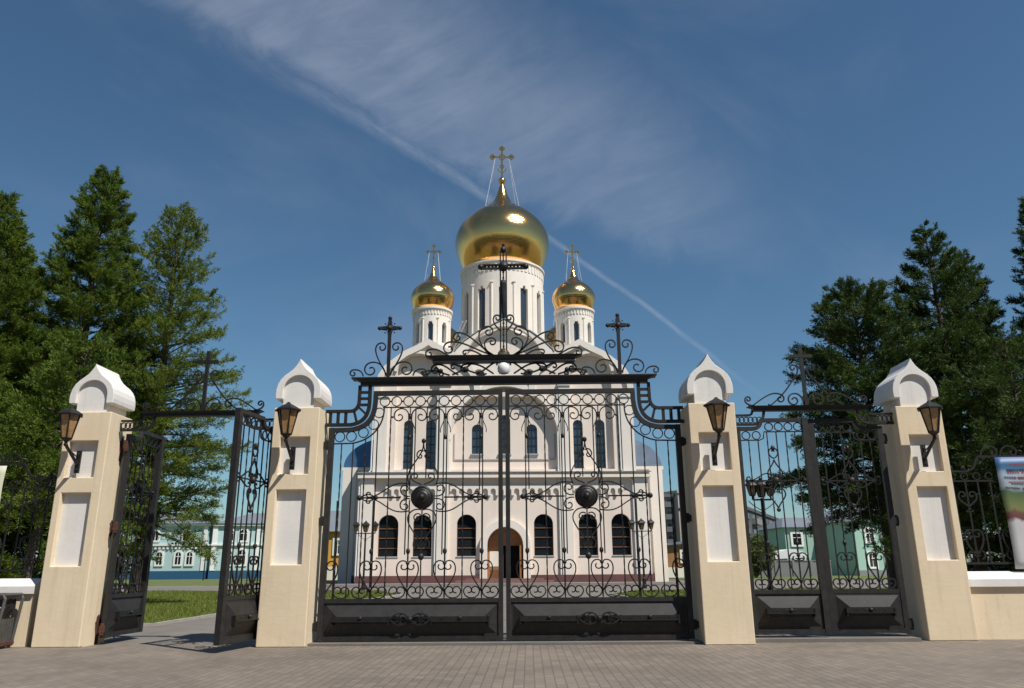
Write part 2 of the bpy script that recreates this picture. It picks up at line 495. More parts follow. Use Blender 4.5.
def thing(name, label, cat, loc=(0, 0, 0), rz=0.0, group=None):
    o = bpy.data.objects.new(name, None); COL.objects.link(o)
    o.empty_display_size = 0.3
    o.location = loc; o.rotation_euler = (0, 0, rz)
    return tag(o, label, cat, group)


def copy_tree(o, parent=None):
    c = o.copy(); COL.objects.link(c)
    if parent: c.parent = parent
    for ch in list(o.children): copy_tree(ch, c)
    return c


def arc(cx, cz, r, a0, a1, n=16):
    return [(cx + r * math.cos(R(a0 + (a1 - a0) * i / n)), cz + r * math.sin(R(a0 + (a1 - a0) * i / n))) for i in range(n + 1)]


def arch_loop(cx, w, z0, z1, n=12):
    """round-headed opening of width w from z0 to crown z1"""
    r = w / 2
    return [(cx - r, z0), (cx + r, z0)] + arc(cx, z1 - r, r, 0, 180, n)


def bez(p0, p1, p2, p3, n=14):
    o = []
    for i in range(n + 1):
        t = i / n; u = 1 - t
        o.append(tuple(u ** 3 * a + 3 * u * u * t * b + 3 * u * t * t * c + t ** 3 * d for a, b, c, d in zip(p0, p1, p2, p3)))
    return o


def curl(p, head, sign, r0, r1, turns):
    """a spiral leaving p along heading head (radians), tightening from r0 to r1"""
    pts = []; x, z = p; n = max(3, int(18 * turns)); da = turns * 2 * PI / n
    for i in range(n):
        r = r0 + (r1 - r0) * (i / n) ** 0.8
        head2 = head + sign * da * 0.5
        x += math.cos(head2) * r * da; z += math.sin(head2) * r * da
        head += sign * da
        pts.append((x, z))
    return pts


def scroll(p0, p1, p2, p3, c0=None, c1=None, n=14):
    """S- or C-scroll: a bezier with a curl (sign, r0, r1, turns) on either end"""
    pts = bez(p0, p1, p2, p3, n)
    if c1: pts = pts + curl(p3, math.atan2(p3[1] - p2[1], p3[0] - p2[0]), *c1)
    if c0: pts = curl(p0, math.atan2(p0[1] - p1[1], p0[0] - p1[0]), *c0)[::-1] + pts
    return pts


def structure(o, name=None):
    o['kind'] = 'structure'
    return o


# ------------------------------------------------------------------ ground, paths, lawns
def sheet(name, poly, z, m):
    b = MB(); b.add([(x, y, z) for x, y in poly], [tuple(range(len(poly)))])
    o = b.build(name, m); o['kind'] = 'structure'
    return o


sheet('ground', [(-900, -400), (900, -400), (900, 1500), (-900, 1500)], -0.012, M['earth'])
sheet('forecourt_asphalt', [(-60, 0.62), (60, 0.62), (60, 47), (-60, 47)], -0.004, M['asphalt'])
sheet('pavement', [(-60, -60), (60, -60), (60, 0.62), (-60, 0.62)], 0.0, M['paver'])
LAWNS = {
    'left': [(-60, 4.6), (-7.1, 4.6), (-7.2, 9), (-6.7, 14), (-5.2, 17.5), (-4.9, 22), (-7.0, 27.5), (-12, 29.2), (-60, 29.5)],
    'right': [(60, 4.6), (6.6, 4.6), (6.3, 9), (5.6, 13), (3.9, 17), (3.6, 21), (5.2, 25.5), (10, 26.5), (60, 26.5)],
    'far_left': [(-90, 42), (-14.5, 42), (-15.5, 90), (-90, 90)],
    'far_right': [(90, 47.2), (14, 47.2), (13, 90), (90, 90)],
}
for k, poly in LAWNS.items():
    sheet('lawn', poly, 0.012, M['soil'])
    b = MB()
    n = len(poly)
    for i in range(n):
        (xa, ya), (xb, yb) = poly[i], poly[(i + 1) % n]
        dx, dy = xb - xa, yb - ya; l = math.hypot(dx, dy); nx, ny = dy / l * 0.05, -dx / l * 0.05
        b.add([(xa - nx, ya - ny, -0.006), (xb - nx, yb - ny, -0.006), (xb + nx, yb + ny, -0.006), (xa + nx, ya + ny, -0.006),
               (xa - nx, ya - ny, 0.05), (xb - nx, yb - ny, 0.05), (xb + nx, yb + ny, 0.05), (xa + nx, ya + ny, 0.05)],
              [(0, 3, 2, 1), (4, 5, 6, 7), (0, 1, 5, 4), (1, 2, 6, 5), (2, 3, 7, 6), (3, 0, 4, 7)])
    structure(b.build('lawn_kerb', M['concrete']))
sheet('far_road', [(-90, 47.0), (-14.3, 47.0), (-14.3, 42.0), (-90, 42.0)], 0.0, M['asphalt']) if False else None


def in_poly(x, y, poly):
    c = False; j = len(poly) - 1
    for i in range(len(poly)):
        xi, yi = poly[i]; xj, yj = poly[j]
        c ^= ((yi > y) != (yj > y)) & (x < (xj - xi) * (y - yi) / (yj - yi + 1e-12) + xi)
        j = i
    return c


def fast_mesh(name, V, F, m, parent=None, loc=(0, 0, 0)):
    """V (n,3), F (m,3) triangles, straight from numpy"""
    me = bpy.data.meshes.new(name)
    me.vertices.add(len(V)); me.vertices.foreach_set('co', np.ascontiguousarray(V, dtype=np.float32).ravel())
    me.loops.add(F.size); me.loops.foreach_set('vertex_index', np.ascontiguousarray(F, dtype=np.int32).ravel())
    me.polygons.add(len(F)); me.polygons.foreach_set('loop_start', np.arange(0, F.size, 3, dtype=np.int32))
    me.update(calc_edges=True); me.materials.append(m)
    o = bpy.data.objects.new(name, me); COL.objects.link(o); o.location = loc
    if parent: o.parent = parent
    return o


def make_grass(poly, xr, yr, count, seed):
    rng = np.random.default_rng(seed)
    x = rng.uniform(*xr, count); y = yr[0] + (yr[1] - yr[0]) * rng.uniform(0, 1, count) ** 1.6
    keep = in_poly(x, y, poly)
    x, y = x[keep], y[keep]; n = len(x)
    s = 1 + (y - 4) * 0.05
    h = rng.uniform(0.05, 0.12, n) * (0.8 + 0.5 * np.sin(x * 1.3) * np.sin(y * 0.9)); a = rng.uniform(0, PI, n)
    w = 0.008 * s; lean = rng.normal(0, 0.035, (n, 2))
    V = np.empty((n, 3, 3))
    V[:, 0] = np.stack([x - np.cos(a) * w, y - np.sin(a) * w, np.full(n, 0.013)], 1)
    V[:, 1] = np.stack([x + np.cos(a) * w, y + np.sin(a) * w, np.full(n, 0.013)], 1)
    V[:, 2] = np.stack([x + lean[:, 0], y + lean[:, 1], 0.013 + np.abs(h)], 1)
    o = fast_mesh('grass', V.reshape(-1, 3), np.arange(n * 3).reshape(-1, 3), M['grass'])
    return tag(o, None, 'grass', None, 'stuff')


g = make_grass(LAWNS['left'], (-22, -4.8), (4.6, 29.4), 150000, 1); g['label'] = 'mown green grass on the lawn behind the open left gate'
g = make_grass(LAWNS['right'], (3.5, 22), (4.6, 26.4), 110000, 2); g['label'] = 'mown green grass on the lawn behind the closed right gate'

b = MB(); b.box(-14.2, 12.5, 36.5, 39.0, -0.01, 0.10); b.box(-13.9, 12.2, 36.9, 39.0, 0.10, 0.17)
structure(b.build('church_plaza', M['plaza']))
b = MB(); b.box(-4.2, 1.9, 38.1, 39.4, 0.17, 0.30); b.box(-3.6, 1.3, 38.6, 39.4, 0.30, 0.42)
structure(b.build('church_steps', M['red_tiles']))
b = MB(); b.box(-2.8, 2.8, 0.12, 0.60, -0.01, 0.035); b.box(3.5, 5.93, 0.30, 0.80, -0.01, 0.05)
structure(b.build('gate_threshold', M['asphalt']))


# ------------------------------------------------------------------ cathedral
def make_cathedral():
    root = thing('cathedral', 'pinkish white five-domed cathedral with gold onion domes behind the gate', 'church',
                 (-1.16, 40.0, 0.0), R(2.45))
    P, W = M['church_pink'], M['church_white']
    # --- lower storey plate with windows and portal
    low_w = [(-7.55, 1.30), (-5.35, 1.22), (-2.5, 1.25), (2.5, 1.25), (5.4, 1.22), (7.55, 1.25)]
    holes = [arch_loop(u, w, 1.80, 4.42, 14) for u, w in low_w]
    portal = [(-1.15, 0.17), (1.15, 0.17)] + arc(0, 2.45, 1.15, 0, 180, 18)
    outer = [(-9.4, 0.0), (-1.15, 0.0)] + [(-1.15, 0.17)] + arc(0, 2.45, 1.15, 180, 0, 18) + [(1.15, 0.17), (1.15, 0.0), (9.4, 0.0), (9.4, 6.75), (-9.4, 6.75)]
    b = MB(); b.plate(outer, holes, -0.2, 0.35, back=False)
    b.box(-9.4, -9.0, 0.35, 3.0, 0, 6.75); b.box(9.0, 9.4, 0.35, 3.0, 0, 6.75)
    b.build('lower_wall', P, root)
    # --- upper wall: front plate with blind recesses, back plate with windows
    def keel(c, hw, z0, zs, zp):
        L_ = [(c - hw, z0), (c - hw * 0.985, z0 + (zs - z0) * 0.30), (c - hw * 0.93, z0 + (zs - z0) * 0.58), (c - hw * 0.83, z0 + (zs - z0) * 0.82),
              (c - hw * 0.68, zs), (c - hw * 0.46, zs + (zp - zs) * 0.42), (c - hw * 0.22, zs + (zp - zs) * 0.70), (c - hw * 0.09, zs + (zp - zs) * 0.88), (c, zp)]
        R_ = [(2 * c - x, z) for x, z in L_[:-1]][::-1]
        return L_ + R_
    kl = keel(-5.25, 3.5, 12.3, 14.75, 16.25); kr = keel(5.25, 3.5, 12.3, 14.75, 16.25)
    outer = [(8.75, 7.1), (-8.75, 7.1)] + kl + [(-1.7, 12.3), (1.7, 12.3)][:0] + kr
    recL = [(-7.35, 7.35), (-4.55, 7.35), (-4.55, 13.9)] + arc(-5.95, 13.9, 1.4, 12, 168, 14) + [(-7.35, 13.9)]
    recR = [(-x, z) for x, z in recL][::-1]
    recC = [(-3.6, 7.35), (3.6, 7.35)] + arc(0, 9.35, 3.6, 0, 180, 28)
    b = MB(); b.plate(outer, [recL, recR, recC], 0.0, 0.42, back=False)
    b.build('upper_wall', P, root)
    up_w = [(-6.5, 0.66, 7.45, 10.75), (-5.0, 0.66, 7.45, 10.75), (5.0, 0.66, 7.45, 10.75), (6.5, 0.66, 7.45, 10.75),
            (-1.85, 0.74, 8.45, 10.45), (1.85, 0.74, 8.45, 10.45), (0, 0.78, 8.45, 11.1)]
    holes = [arch_loop(u, w, z0, z1, 10) for u, w, z0, z1 in up_w]
    b = MB(); b.plate([(-8.6, 6.9), (8.6, 6.9), (8.6, 12.3), (7.9, 13.9), (7.2, 15.3), (4.4, 15.3), (3.6, 13.2), (-3.6, 13.2), (-4.4, 15.3), (-7.2, 15.3), (-7.9, 13.9), (-8.6, 12.3)], holes, 0.42, 0.75, back=False)
    b.build('recessed_wall', P, root)
    # --- windows
    for u, w in low_w:
        g_ = MB(); g_.plate(arch_loop(u, w + .04, 1.78, 4.44, 12), (), 0.10, 0.13)
        win = g_.build('window', M['glass'], root)
        f = MB(); r = w / 2
        for z in (2.32, 2.95, 3.55): f.box(u - r, u + r, 0.05, 0.10, z - 0.028, z + 0.028)
        f.box(u - r, u - r + .035, 0.05, 0.10, 1.8, 3.8); f.box(u + r - .035, u + r, 0.05, 0.10, 1.8, 3.8)
        f.build('window_bar', M['winframe'], win)
        s = MB(); s.box(u - r - .04, u + r + .04, -0.25, -0.203, 1.74, 1.785); s.build('sill', M['trim_grey'], win)
    for u, w, z0, z1 in up_w:
        g_ = MB(); g_.plate(arch_loop(u, w + .04, z0 - .02, z1 + .02, 10), (), 0.58, 0.61)
        win = g_.build('window', M['glass_sky_tint'], root)
        f = MB(); r = w / 2
        f.box(u - .025, u + .025, 0.53, 0.58, z0, z1)
        z = z0 + .55
        while z < z1 - .2: f.box(u - r, u + r, 0.53, 0.58, z - .02, z + .02); z += .55
        f.build('window_bar', M['iron_grey'], win)
        s = MB(); s.box(u - r - .07, u + r + .07, 0.30, 0.418, z0 - .1, z0 - .02); s.build('sill', M['trim_grey'], win)
    # --- pilasters, plinth, cornices, frieze
    for u, w, z1 in ((-4.05, 0.72, 13.0), (4.05, 0.72, 13.0), (-8.3, 0.85, 12.2), (8.3, 0.85, 12.2)):
        ul = u if abs(u) < 5 else math.copysign(8.97, u)
        b = MB(); b.box(ul - w / 2, ul + w / 2, -0.42, -0.203, 0.62, 6.72); b.box(u - w / 2, u + w / 2, -0.22, -0.003, 7.12, z1)
        b.box(u - w / 2 - .08, u + w / 2 + .08, -0.30, -0.003, z1, z1 + .25)
        b.build('pilaster', W, root)
        b = MB(); b.tube([(ul - w / 2 - .12, -.32, .25), (ul - w / 2 - .12, -.32, 6.5), (u - w / 2 - .12, -.12, 7.3), (u - w / 2 - .12, -.12, 12.4)], .055, 8)
        b.build('downpipe', M['bwhite'], root)
    b = MB()
    for x0, x1 in ((-9.5, -1.62), (1.62, 9.5)): b.box(x0, x1, -0.46, -0.2, 0.0, 0.62)
    b.box(-9.5, -9.403, -0.2, 2.9, 0, 0.62); b.box(9.403, 9.5, -0.2, 2.9, 0, 0.62)
    b.build('plinth', M['plinth'], root)
    b = MB(); b.box(-9.6, 9.6, -0.62, 0.30, 6.75, 6.93); b.box(-9.5, 9.5, -0.45, 0.28, 6.93, 7.1)
    b.build('cornice', W, root)
    b = MB(); b.box(-9.65, 9.65, -0.66, -0.1, 7.1, 7.14); b.build('flashing', M['trim_grey'], root)
    b = MB()
    for x0, x1 in ((-7.8, -4.5), (-3.6, 3.6), (4.5, 7.8)):
        n = int(round((x1 - x0) / 0.5)); p = (x1 - x0) / n
        o_ = [(x0, 6.28), (x0, 5.9)]
        for i in range(n):
            c = x0 + (i + .5) * p; r = p * 0.33
            o_ += [(c - r, 5.9)] + arc(c, 5.9, r, 180, 0, 6)[1:-1] + [(c + r, 5.9)]
            if i < n - 1: o_ += [(c + r, 5.62), (c + p - r, 5.62)]
        o_ += [(x1, 5.9), (x1, 6.28)]
        b.plate(o_, (), -0.36, -0.203)
    b.build('arcade_frieze', W, root)
    b = MB(); b.flat(arc(0, 9.35, 3.78, 0, 180, 30), 0.30, 0.16, -0.083); b.build('archivolt', W, root)
    for s in (-1, 1):
        b = MB(); b.flat([(s * x, z) for x, z in keel(5.25, 3.42, 12.3, 14.7, 16.12)], 0.42, 0.2, -0.103); b.build('gable_moulding', W, root)
        b = MB(); b.flat([(s * x, z) for x, z in arc(5.95, 13.9, 1.52, 6, 174, 16)], 0.2, 0.14, -0.073); b.build('archivolt', W, root)
        b = MB(); b.plate([(s * x, z) for x, z in keel(5.25, 3.5, 12.0, 14.75, 16.25)], (), 0.75, 7.5); b.build('gable_vault', W, root)
        b = MB(); b.flat([(s * x, z) for x, z in keel(5.25, 3.58, 12.3, 14.84, 16.36)], 0.06, 0.5, 0.15); b.build('gable_flashing', M['trim_grey'], root)
    b = MB(); b.flat([(-3.4, 8.05), (3.4, 8.05)], .07, .06, .387); b.flat([(-3.4, 8.05), (-3.4, 9.8)], .07, .06, .387); b.flat([(3.4, 8.05), (3.4, 9.8)], .07, .06, .387)
    b.build('panel_moulding', M['trim_grey'], root)
    # --- middle gable, standing back and higher
    kc = [(x, z) for x, z in keel(0, 4.1, 13.0, 16.5, 18.1)]
    b = MB(); b.plate([(4.1, 11.5), (-4.1, 11.5)] + kc,
                      [[(-2.75, 14.9), (2.75, 14.9)] + arc(0, 14.9, 2.75, 4, 176, 20), arch_loop(-1.75, .8, 13.3, 14.5, 8), arch_loop(1.75, .8, 13.3, 14.5, 8)], 1.0, 1.5, back=False)
    b.build('middle_gable', W, root)
    b = MB(); b.plate([(3.9, 12), (-3.9, 12)] + keel(0, 3.9, 13.0, 16.3, 17.8), (), 1.5, 7.0); b.build('middle_gable_wall', P, root)
    for s in (-1, 1):
        b = MB(); b.plate(arch_loop(s * 1.75, .84, 13.28, 14.52, 8), (), 1.4, 1.45); b.build('window', M['glass_sky_tint'], root)
    b = MB(); b.flat(keel(0, 4.18, 13.0, 16.6, 18.24), 0.06, 0.7, 1.3); b.build('gable_flashing', M['trim_grey'], root)
    # --- portal
    b = MB(); b.plate([(-1.62, 0.17), (-1.16, 0.17)] + arc(0, 2.45, 1.16, 180, 0, 18) + [(1.16, 0.17), (1.62, 0.17)] + arc(0, 2.45, 1.62, 0, 180, 18), (), -0.5, -0.203)
    b.build('portal_arch', W, root)
    b = MB(); b.box(-1.3, 1.3, 0.70, 0.77, 0.1, 3.8); b.build('doorway_shade_sheet', M['doorway_shade'], root)  # black sheet painting the shade inside the open doorway
    b = MB(); b.plate([(-1.14, 2.45), (1.14, 2.45)] + arc(0, 2.5, 1.14, 2, 178, 14), (), 0.25, 0.32)
    tr = b.build('transom', M['wood'], root)
    b = MB(); b.box(-1.14, -0.12, 0.25, 0.32, 0.17, 2.44); d1 = b.build('door', M['wood'], root)
    b = MB(); b.box(-1.0, -0.30, 0.235, 0.247, 1.15, 2.1); b.build('notice', M['paper'], d1)
    b = MB(); b.box(-.96, -.34, .225, .249, .35, .95); b.build('door_panel', M['winframe'], d1)
    b = MB(); b.add([(1.08, .25, .17), (.90, -.75, .17), (.96, -.77, .17), (1.14, .23, .17), (1.08, .25, 2.44), (.90, -.75, 2.44), (.96, -.77, 2.44), (1.14, .23, 2.44)],
                    [(0, 3, 2, 1), (4, 5, 6, 7), (0, 1, 5, 4), (1, 2, 6, 5), (2, 3, 7, 6), (3, 0, 4, 7)])
    b.build('door', M['wood'], root)
    # --- body, roof, side wings
    b = MB(); b.box(-8.6, 8.6, 0.78, 19.5, 0.0, 12.4); b.box(-7.9, 7.9, 7.7, 19.3, 12.4, 14.3); b.box(-4.2, 4.2, 6.5, 13.8, 12.4, 17.2)
    b.build('nave_wall', P, root)
    b = MB(); b.box(-8.0, 8.0, 7.6, 19.4, 14.3, 14.45); b.box(-4.4, 4.4, 6.4, 13.9, 17.2, 17.36); b.build('roof', M['roof_metal'], root)
    for s in (-1, 1):
        b = MB(); b.box(min(s * 8.6, s * 12.1), max(s * 8.6, s * 12.1), 8.0, 15.5, 0.0, 8.25); b.box(min(s * 8.6, s * 12.3), max(s * 8.6, s * 12.3), 7.8, 15.7, 8.25, 8.5)
        b.box(min(s * 11.2, s * 12.2), max(s * 11.2, s * 12.2), 7.8, 7.997, 0, 8.25)
        wing = b.build('side_wing', W, root)
        b = MB(); prof = [(s * 8.6, 8.52), (s * 12.2, 8.52)] + [(s * (8.6 + 3.6 * math.cos(R(a))), 8.52 + 2.3 * math.sin(R(a))) for a in range(8, 91, 8)] + [(s * 8.6, 10.82)]
        b.plate(prof, (), 7.9, 15.6); b.build('wing_roof', M['roof_metal'] if s > 0 else M['roof_sky_tint'], wing)  # left roof gets the painted sky reflection
        b = MB(); b.box(min(s * 8.62, s * 12.2), max(s * 8.62, s * 12.2), 7.85, 7.998, 0, .6)
        b.build('wing_plinth', M['plinth'], wing)
    # --- drums and domes
    def drum(cu, cv, r, z0, z1, nw, ww, wz0, wz1):
        nt_, nz = nw * 16, 34
        vs, fs = [], []
        cell = 2 * PI / nt_
        zz = [z0 + (z1 - z0) * j / nz for j in range(nz + 1)]
        def inside(k, j):
            a = (k + .5) * cell + PI / 2 * 0; z = (zz[j] + zz[j + 1]) / 2
            step_ = 2 * PI / nw
            d = (a - math.radians(-90)) % step_
            if d > step_ / 2: d -= step_
            x = d * r
            if abs(x) > ww / 2 or z < wz0 or z > wz1: return False
            zc = wz1 - ww / 2
            return z < zc or x * x + (z - zc) ** 2 < (ww / 2) ** 2
        ins = [[inside(k, j) for j in range(nz)] for k in range(nt_)]
        for ring in (r, r - 0.28):
            for j in range(nz + 1):
                for k in range(nt_): vs.append((cu + ring * math.cos(k * cell), cv + ring * math.sin(k * cell), zz[j]))
        o2 = nt_ * (nz + 1)
        ix = lambda k, j: j * nt_ + k % nt_
        for k in range(nt_):
            for j in range(nz):
                if not ins[k][j]:
                    fs.append((ix(k, j), ix(k + 1, j), ix(k + 1, j + 1), ix(k, j + 1)))
                    continue
                if not ins[(k + 1) % nt_][j]: fs.append((ix(k + 1, j), o2 + ix(k + 1, j), o2 + ix(k + 1, j + 1), ix(k + 1, j + 1)))
                if not ins[k - 1][j]: fs.append((ix(k, j), ix(k, j + 1), o2 + ix(k, j + 1), o2 + ix(k, j)))
                if not ins[k][j - 1]: fs.append((ix(k, j), o2 + ix(k, j), o2 + ix(k + 1, j), ix(k + 1, j)))
                if j + 1 >= nz or not ins[k][j + 1]: fs.append((ix(k, j + 1), ix(k + 1, j + 1), o2 + ix(k + 1, j + 1), o2 + ix(k, j + 1)))
        b = MB(); b.add(vs, fs)
        # cornice rings
        b.lathe([(r, z1 - .02), (r + .06, z1), (r + .06, z1 + .10), (r + .14, z1 + .12), (r + .14, z1 + .26), (r * .9, z1 + .30)], (cu, cv, 0), 96)
        d_ = b.build('drum', W, root, smooth=True)
        g_ = MB(); g_.lathe([(r - .26, wz0 - .1), (r - .26, wz1 + .1)], (cu, cv, 0), 96); g_.build('drum_glazing', M['glass_sky_tint'], d_)
        # half columns between the windows, each with a tiny cap
        for k in range(nw):
            a = R(-90) + (k + .5) * 2 * PI / nw
            if math.sin(a) > 0.3: continue
            x, y = cu + (r + .01) * math.cos(a), cv + (r + .01) * math.sin(a)
            rr = .09 if r > 2 else .055
            c = MB(); c.tube([(x, y, z0), (x, y, wz1 + .25)], rr, 8); c.box(x - rr * 1.5, x + rr * 1.5, y - rr * 1.5, y + rr * 1.5, wz1 + .25, wz1 + .33)
            c.build('half_column', W, d_)
        # hanging arcade below the cornice
        nn = nw * 5
        c = MB()
        for k in range(nn):
            a = 2 * PI * (k + .5) / nn
            if math.sin(a) > .35: continue
            t = Vector((-math.sin(a), math.cos(a), 0)); o_ = Vector((math.cos(a), math.sin(a), 0)); q = Vector((cu, cv, 0)) + o_ * (r + .002)
            w = 2 * PI * r / nn * .28; hz = (z1 - wz1) * .42
            pts = [q - t * w, q + t * w, q + t * w + o_ * .05, q - t * w + o_ * .05]
            c.add([(p.x, p.y, z1 - .04 - hz * .75) for p in pts] + [(p.x, p.y, z1 - .04) for p in pts],
                  [(0, 3, 2, 1), (4, 5, 6, 7), (0, 1, 5, 4), (1, 2, 6, 5), (2, 3, 7, 6), (3, 0, 4, 7)])
        c.build('drum_frieze', W, d_)
        return d_

    def smooth_profile(pr, n=5):
        o = []
        for i in range(len(pr) - 1):
            p0 = pr[max(i - 1, 0)]; p1 = pr[i]; p2 = pr[i + 1]; p3 = pr[min(i + 2, len(pr) - 1)]
            for k in range(n):
                t = k / n
                o.append(tuple(0.5 * ((2 * b_) + (-a_ + c_) * t + (2 * a_ - 5 * b_ + 4 * c_ - d_) * t * t + (-a_ + 3 * b_ - 3 * c_ + d_) * t ** 3)
                               for a_, b_, c_, d_ in zip(p0, p1, p2, p3)))
        o.append(pr[-1])
        return [(max(r_, 0.01), z_) for r_, z_ in o]

    def dome(cu, cv, prof, ball_r, ball_z, cr_top, cr_w, chain_r, chain_z):
        b = MB()
        base = prof[0][1]
        b.lathe(smooth_profile([(r_, z_ - base) for r_, z_ in prof]), (0, 0, 0), 96)
        b.ball((0, 0, ball_z - base), ball_r, 20)
        d_ = b.build('dome', M['gold'], root, (cu, cv, base), smooth=True)
        # ornate cross: shaft, arm, trefoil ends and rings
        c = MB(); zb = ball_z + ball_r * .8 - base; zt = cr_top - base; H = zt - zb; t = H * .022
        za = zb + H * .66; hw = cr_w / 2
        e = H * .075
        c.tube([(0, 0, zb), (0, 0, zt - e)], t, 6); c.tube([(-hw + e, 0, za), (hw - e, 0, za)], t, 6)
        for (x, z) in ((-hw + e, za), (hw - e, za), (0, zt - e)):
            for dx, dz in ((e * .75, 0), (-e * .75, 0), (0, e * .75), (0, -e * .75)):
                c.flat(arc(x + dx * .8, z + dz * .8, e * .42, 0, 330, 10), t * 1.2, t * 1.6, 0, closed=True)
        c.flat(arc(0, za, e * 1.1, 0, 345, 18), t * 1.3, t * 1.6, 0, closed=True)
        c.flat(arc(0, zb + H * .36, e * .7, 0, 345, 14), t * 1.2, t * 1.6, 0, closed=True)
        for sx in (-1, 1):
            c.tube([(0, 0, zb + H * .16), (sx * e * 1.2, 0, zb + H * .22), (sx * e * 1.5, 0, zb + H * .30)], t * .7, 5)
        c.build('cross', M['gold'], d_)
        ch = MB()
        for sx in (-1, 1):
            for sy in (-1, 1):
                ch.tube([(sx * hw * .55, 0, za), (sx * chain_r * .62, sy * chain_r * .62, chain_z - base - .35 * (cr_w > 1.5))], .013 if cr_w > 1.5 else .009, 4)
        ch.build('guy_chain', M['bwhite'], d_)
        return d_

    drum(0, 10, 3.45, 16.9, 24.85, 12, 0.62, 19.3, 22.9)
    dome(0, 10, [(3.02, 25.10), (3.28, 25.45), (3.55, 25.95), (3.76, 26.45), (3.92, 26.95), (4.01, 27.4), (4.04, 27.9), (3.98, 28.4), (3.77, 29.0), (3.36, 29.65), (2.76, 30.28), (2.02, 30.86), (1.32, 31.38), (.82, 31.92), (.50, 32.55), (.30, 33.2), (.17, 33.6)],
         .34, 33.95, 37.4, 2.15, 2.3, 31.2)
    for (u, v) in ((-5.4, 4.2), (5.4, 4.2), (-5.3, 15.8), (5.3, 15.8)):
        drum(u, v, 1.42, 13.5, 19.5, 8, 0.46, 17.0, 18.6)
        dome(u, v, [(1.26, 19.76), (1.42, 20.0), (1.55, 20.35), (1.63, 20.65), (1.645, 20.9), (1.57, 21.22), (1.36, 21.57), (1.02, 21.9), (.64, 22.2), (.38, 22.5), (.22, 22.85), (.12, 23.15), (.09, 23.3)],
             .15, 23.4, 25.35, 1.2, .95, 22.1)
    # roof railing round the main drum
    b = MB()
    ring = [(4.25 * math.cos(2 * PI * k / 40), 10 + 4.25 * math.sin(2 * PI * k / 40)) for k in range(41)]
    for z in (17.9, 18.5): b.tube([(x, y, z) for x, y in ring], .02, 5)
    for x, y in ring[:-1:2]: b.tube([(x, y, 17.3), (x, y, 18.5)], .02, 5)
    b.build('roof_railing', M['trim_grey'], root)
    b = MB(); b.tube([(-4.6, 8.2, 17.3), (-3.2, 6.6, 19.8)], .05, 6); b.tube([(-4.2, 7.9, 17.3), (-2.9, 6.4, 19.8)], .05, 6)
    b.build('roof_ladder', M['bwhite'], root)
    return root


make_cathedral()

# ------------------------------------------------------------------ gate pillars
def make_pillar(x0, y0, label, panel_dx=0.0):
    root = thing('gate_pillar', label, 'pillar', (x0 + .35, y0 + .35, 0), 0, 'plastered gate pillars')
    w = .35
    up = [(-.225 + panel_dx, 2.42), (.225 + panel_dx, 2.42), (.225 + panel_dx, 2.975), (-.225 + panel_dx, 2.975)]
    lo = [(-.225 + panel_dx, 1.12), (.225 + panel_dx, 1.12), (.225 + panel_dx, 2.185), (-.225 + panel_dx, 2.185)]
    b = MB()
    rng = random.Random(int(x0 * 100))
    b.plate([(-w, 0), (w, 0), (w, 3.43), (-w, 3.43)], [up, lo], -.35, -.27, back=False)
    b.add([(-w, -.27, 0), (w, -.27, 0), (w, .35, 0), (-w, .35, 0), (-w, -.27, 3.43), (w, -.27, 3.43), (w, .35, 3.43), (-w, .35, 3.43)],
          [(4, 5, 6, 7), (1, 2, 6, 5), (2, 3, 7, 6), (3, 0, 4, 7)])
    sh = b.build('shaft', M['cream'], root, weld=True)
    bv = sh.modifiers.new('bevel', 'BEVEL'); bv.width = .012; bv.segments = 2; bv.limit_method = 'ANGLE'; bv.angle_limit = R(50)
    for nm, lp in (('upper_panel', up), ('lower_panel', lo)):
        p = MB(); p.add([(x, -.272, z) for x, z in lp], [(0, 1, 2, 3)])
        p.build(nm, M['white'], root)
    # keel-arched cap with a round-headed recess on the front and back
    keelp = [(-.345, 3.57), (-.35, 3.64), (-.345, 3.72), (-.325, 3.80), (-.285, 3.875), (-.23, 3.935), (-.165, 3.985), (-.105, 4.035), (-.06, 4.09), (-.025, 4.15), (0, 4.205)]
    outer = keelp + [(-x, z) for x, z in keelp[:-1]][::-1]
    inner = [(.238, 3.57)] + arc(0, 3.70, .238, 0, 180, 18) + [(-.238, 3.57)]
    c = MB(); c.plate(outer + inner, (), -.35, .35)
    cp = c.build('cap', M['white'], root, weld=True)
    bv = cp.modifiers.new('bevel', 'BEVEL'); bv.width = .008; bv.segments = 2; bv.limit_method = 'ANGLE'; bv.angle_limit = R(50)
    t = MB(); t.plate([(-.236, 3.43), (.236, 3.43)] + arc(0, 3.70, .236, 0, 180, 18), (), -.30, .30)
    t.build('cap_neck', M['white'], root)
    if 'rust' in label:
        rg = random.Random(4)
        for zc, h, w_ in ((.28, .30, .12), (2.98, .34, .09), (1.72, .22, .07)):
            n = 22; pts = []
            for k in range(n):
                a = 2 * PI * k / n; q = rg.uniform(.6, 1.05)
                pts.append((.3515, .10 + w_ * q * math.cos(a), zc + h * q * math.sin(a) * (1.0 if math.sin(a) < 0 else .5)))
            MB().add(pts, [tuple(range(n))]).build('rust_stain', M['rust'], root)
    return root


PIL = [(-3.50, 0.0, 'cream pillar between the main gate and the open left gate', 0.0),
       (2.80, 0.0, 'cream pillar between the main gate and the closed right gate', 0.0),
       (-6.80, 0.16, 'cream rust-streaked pillar between the litter bin and the open left gate', -.02),
       (6.10, 0.42, 'cream pillar between the closed right gate and the wall with the banner', 0.02)]
for x0, y0, lb, dx in PIL: make_pillar(x0, y0, lb, dx)


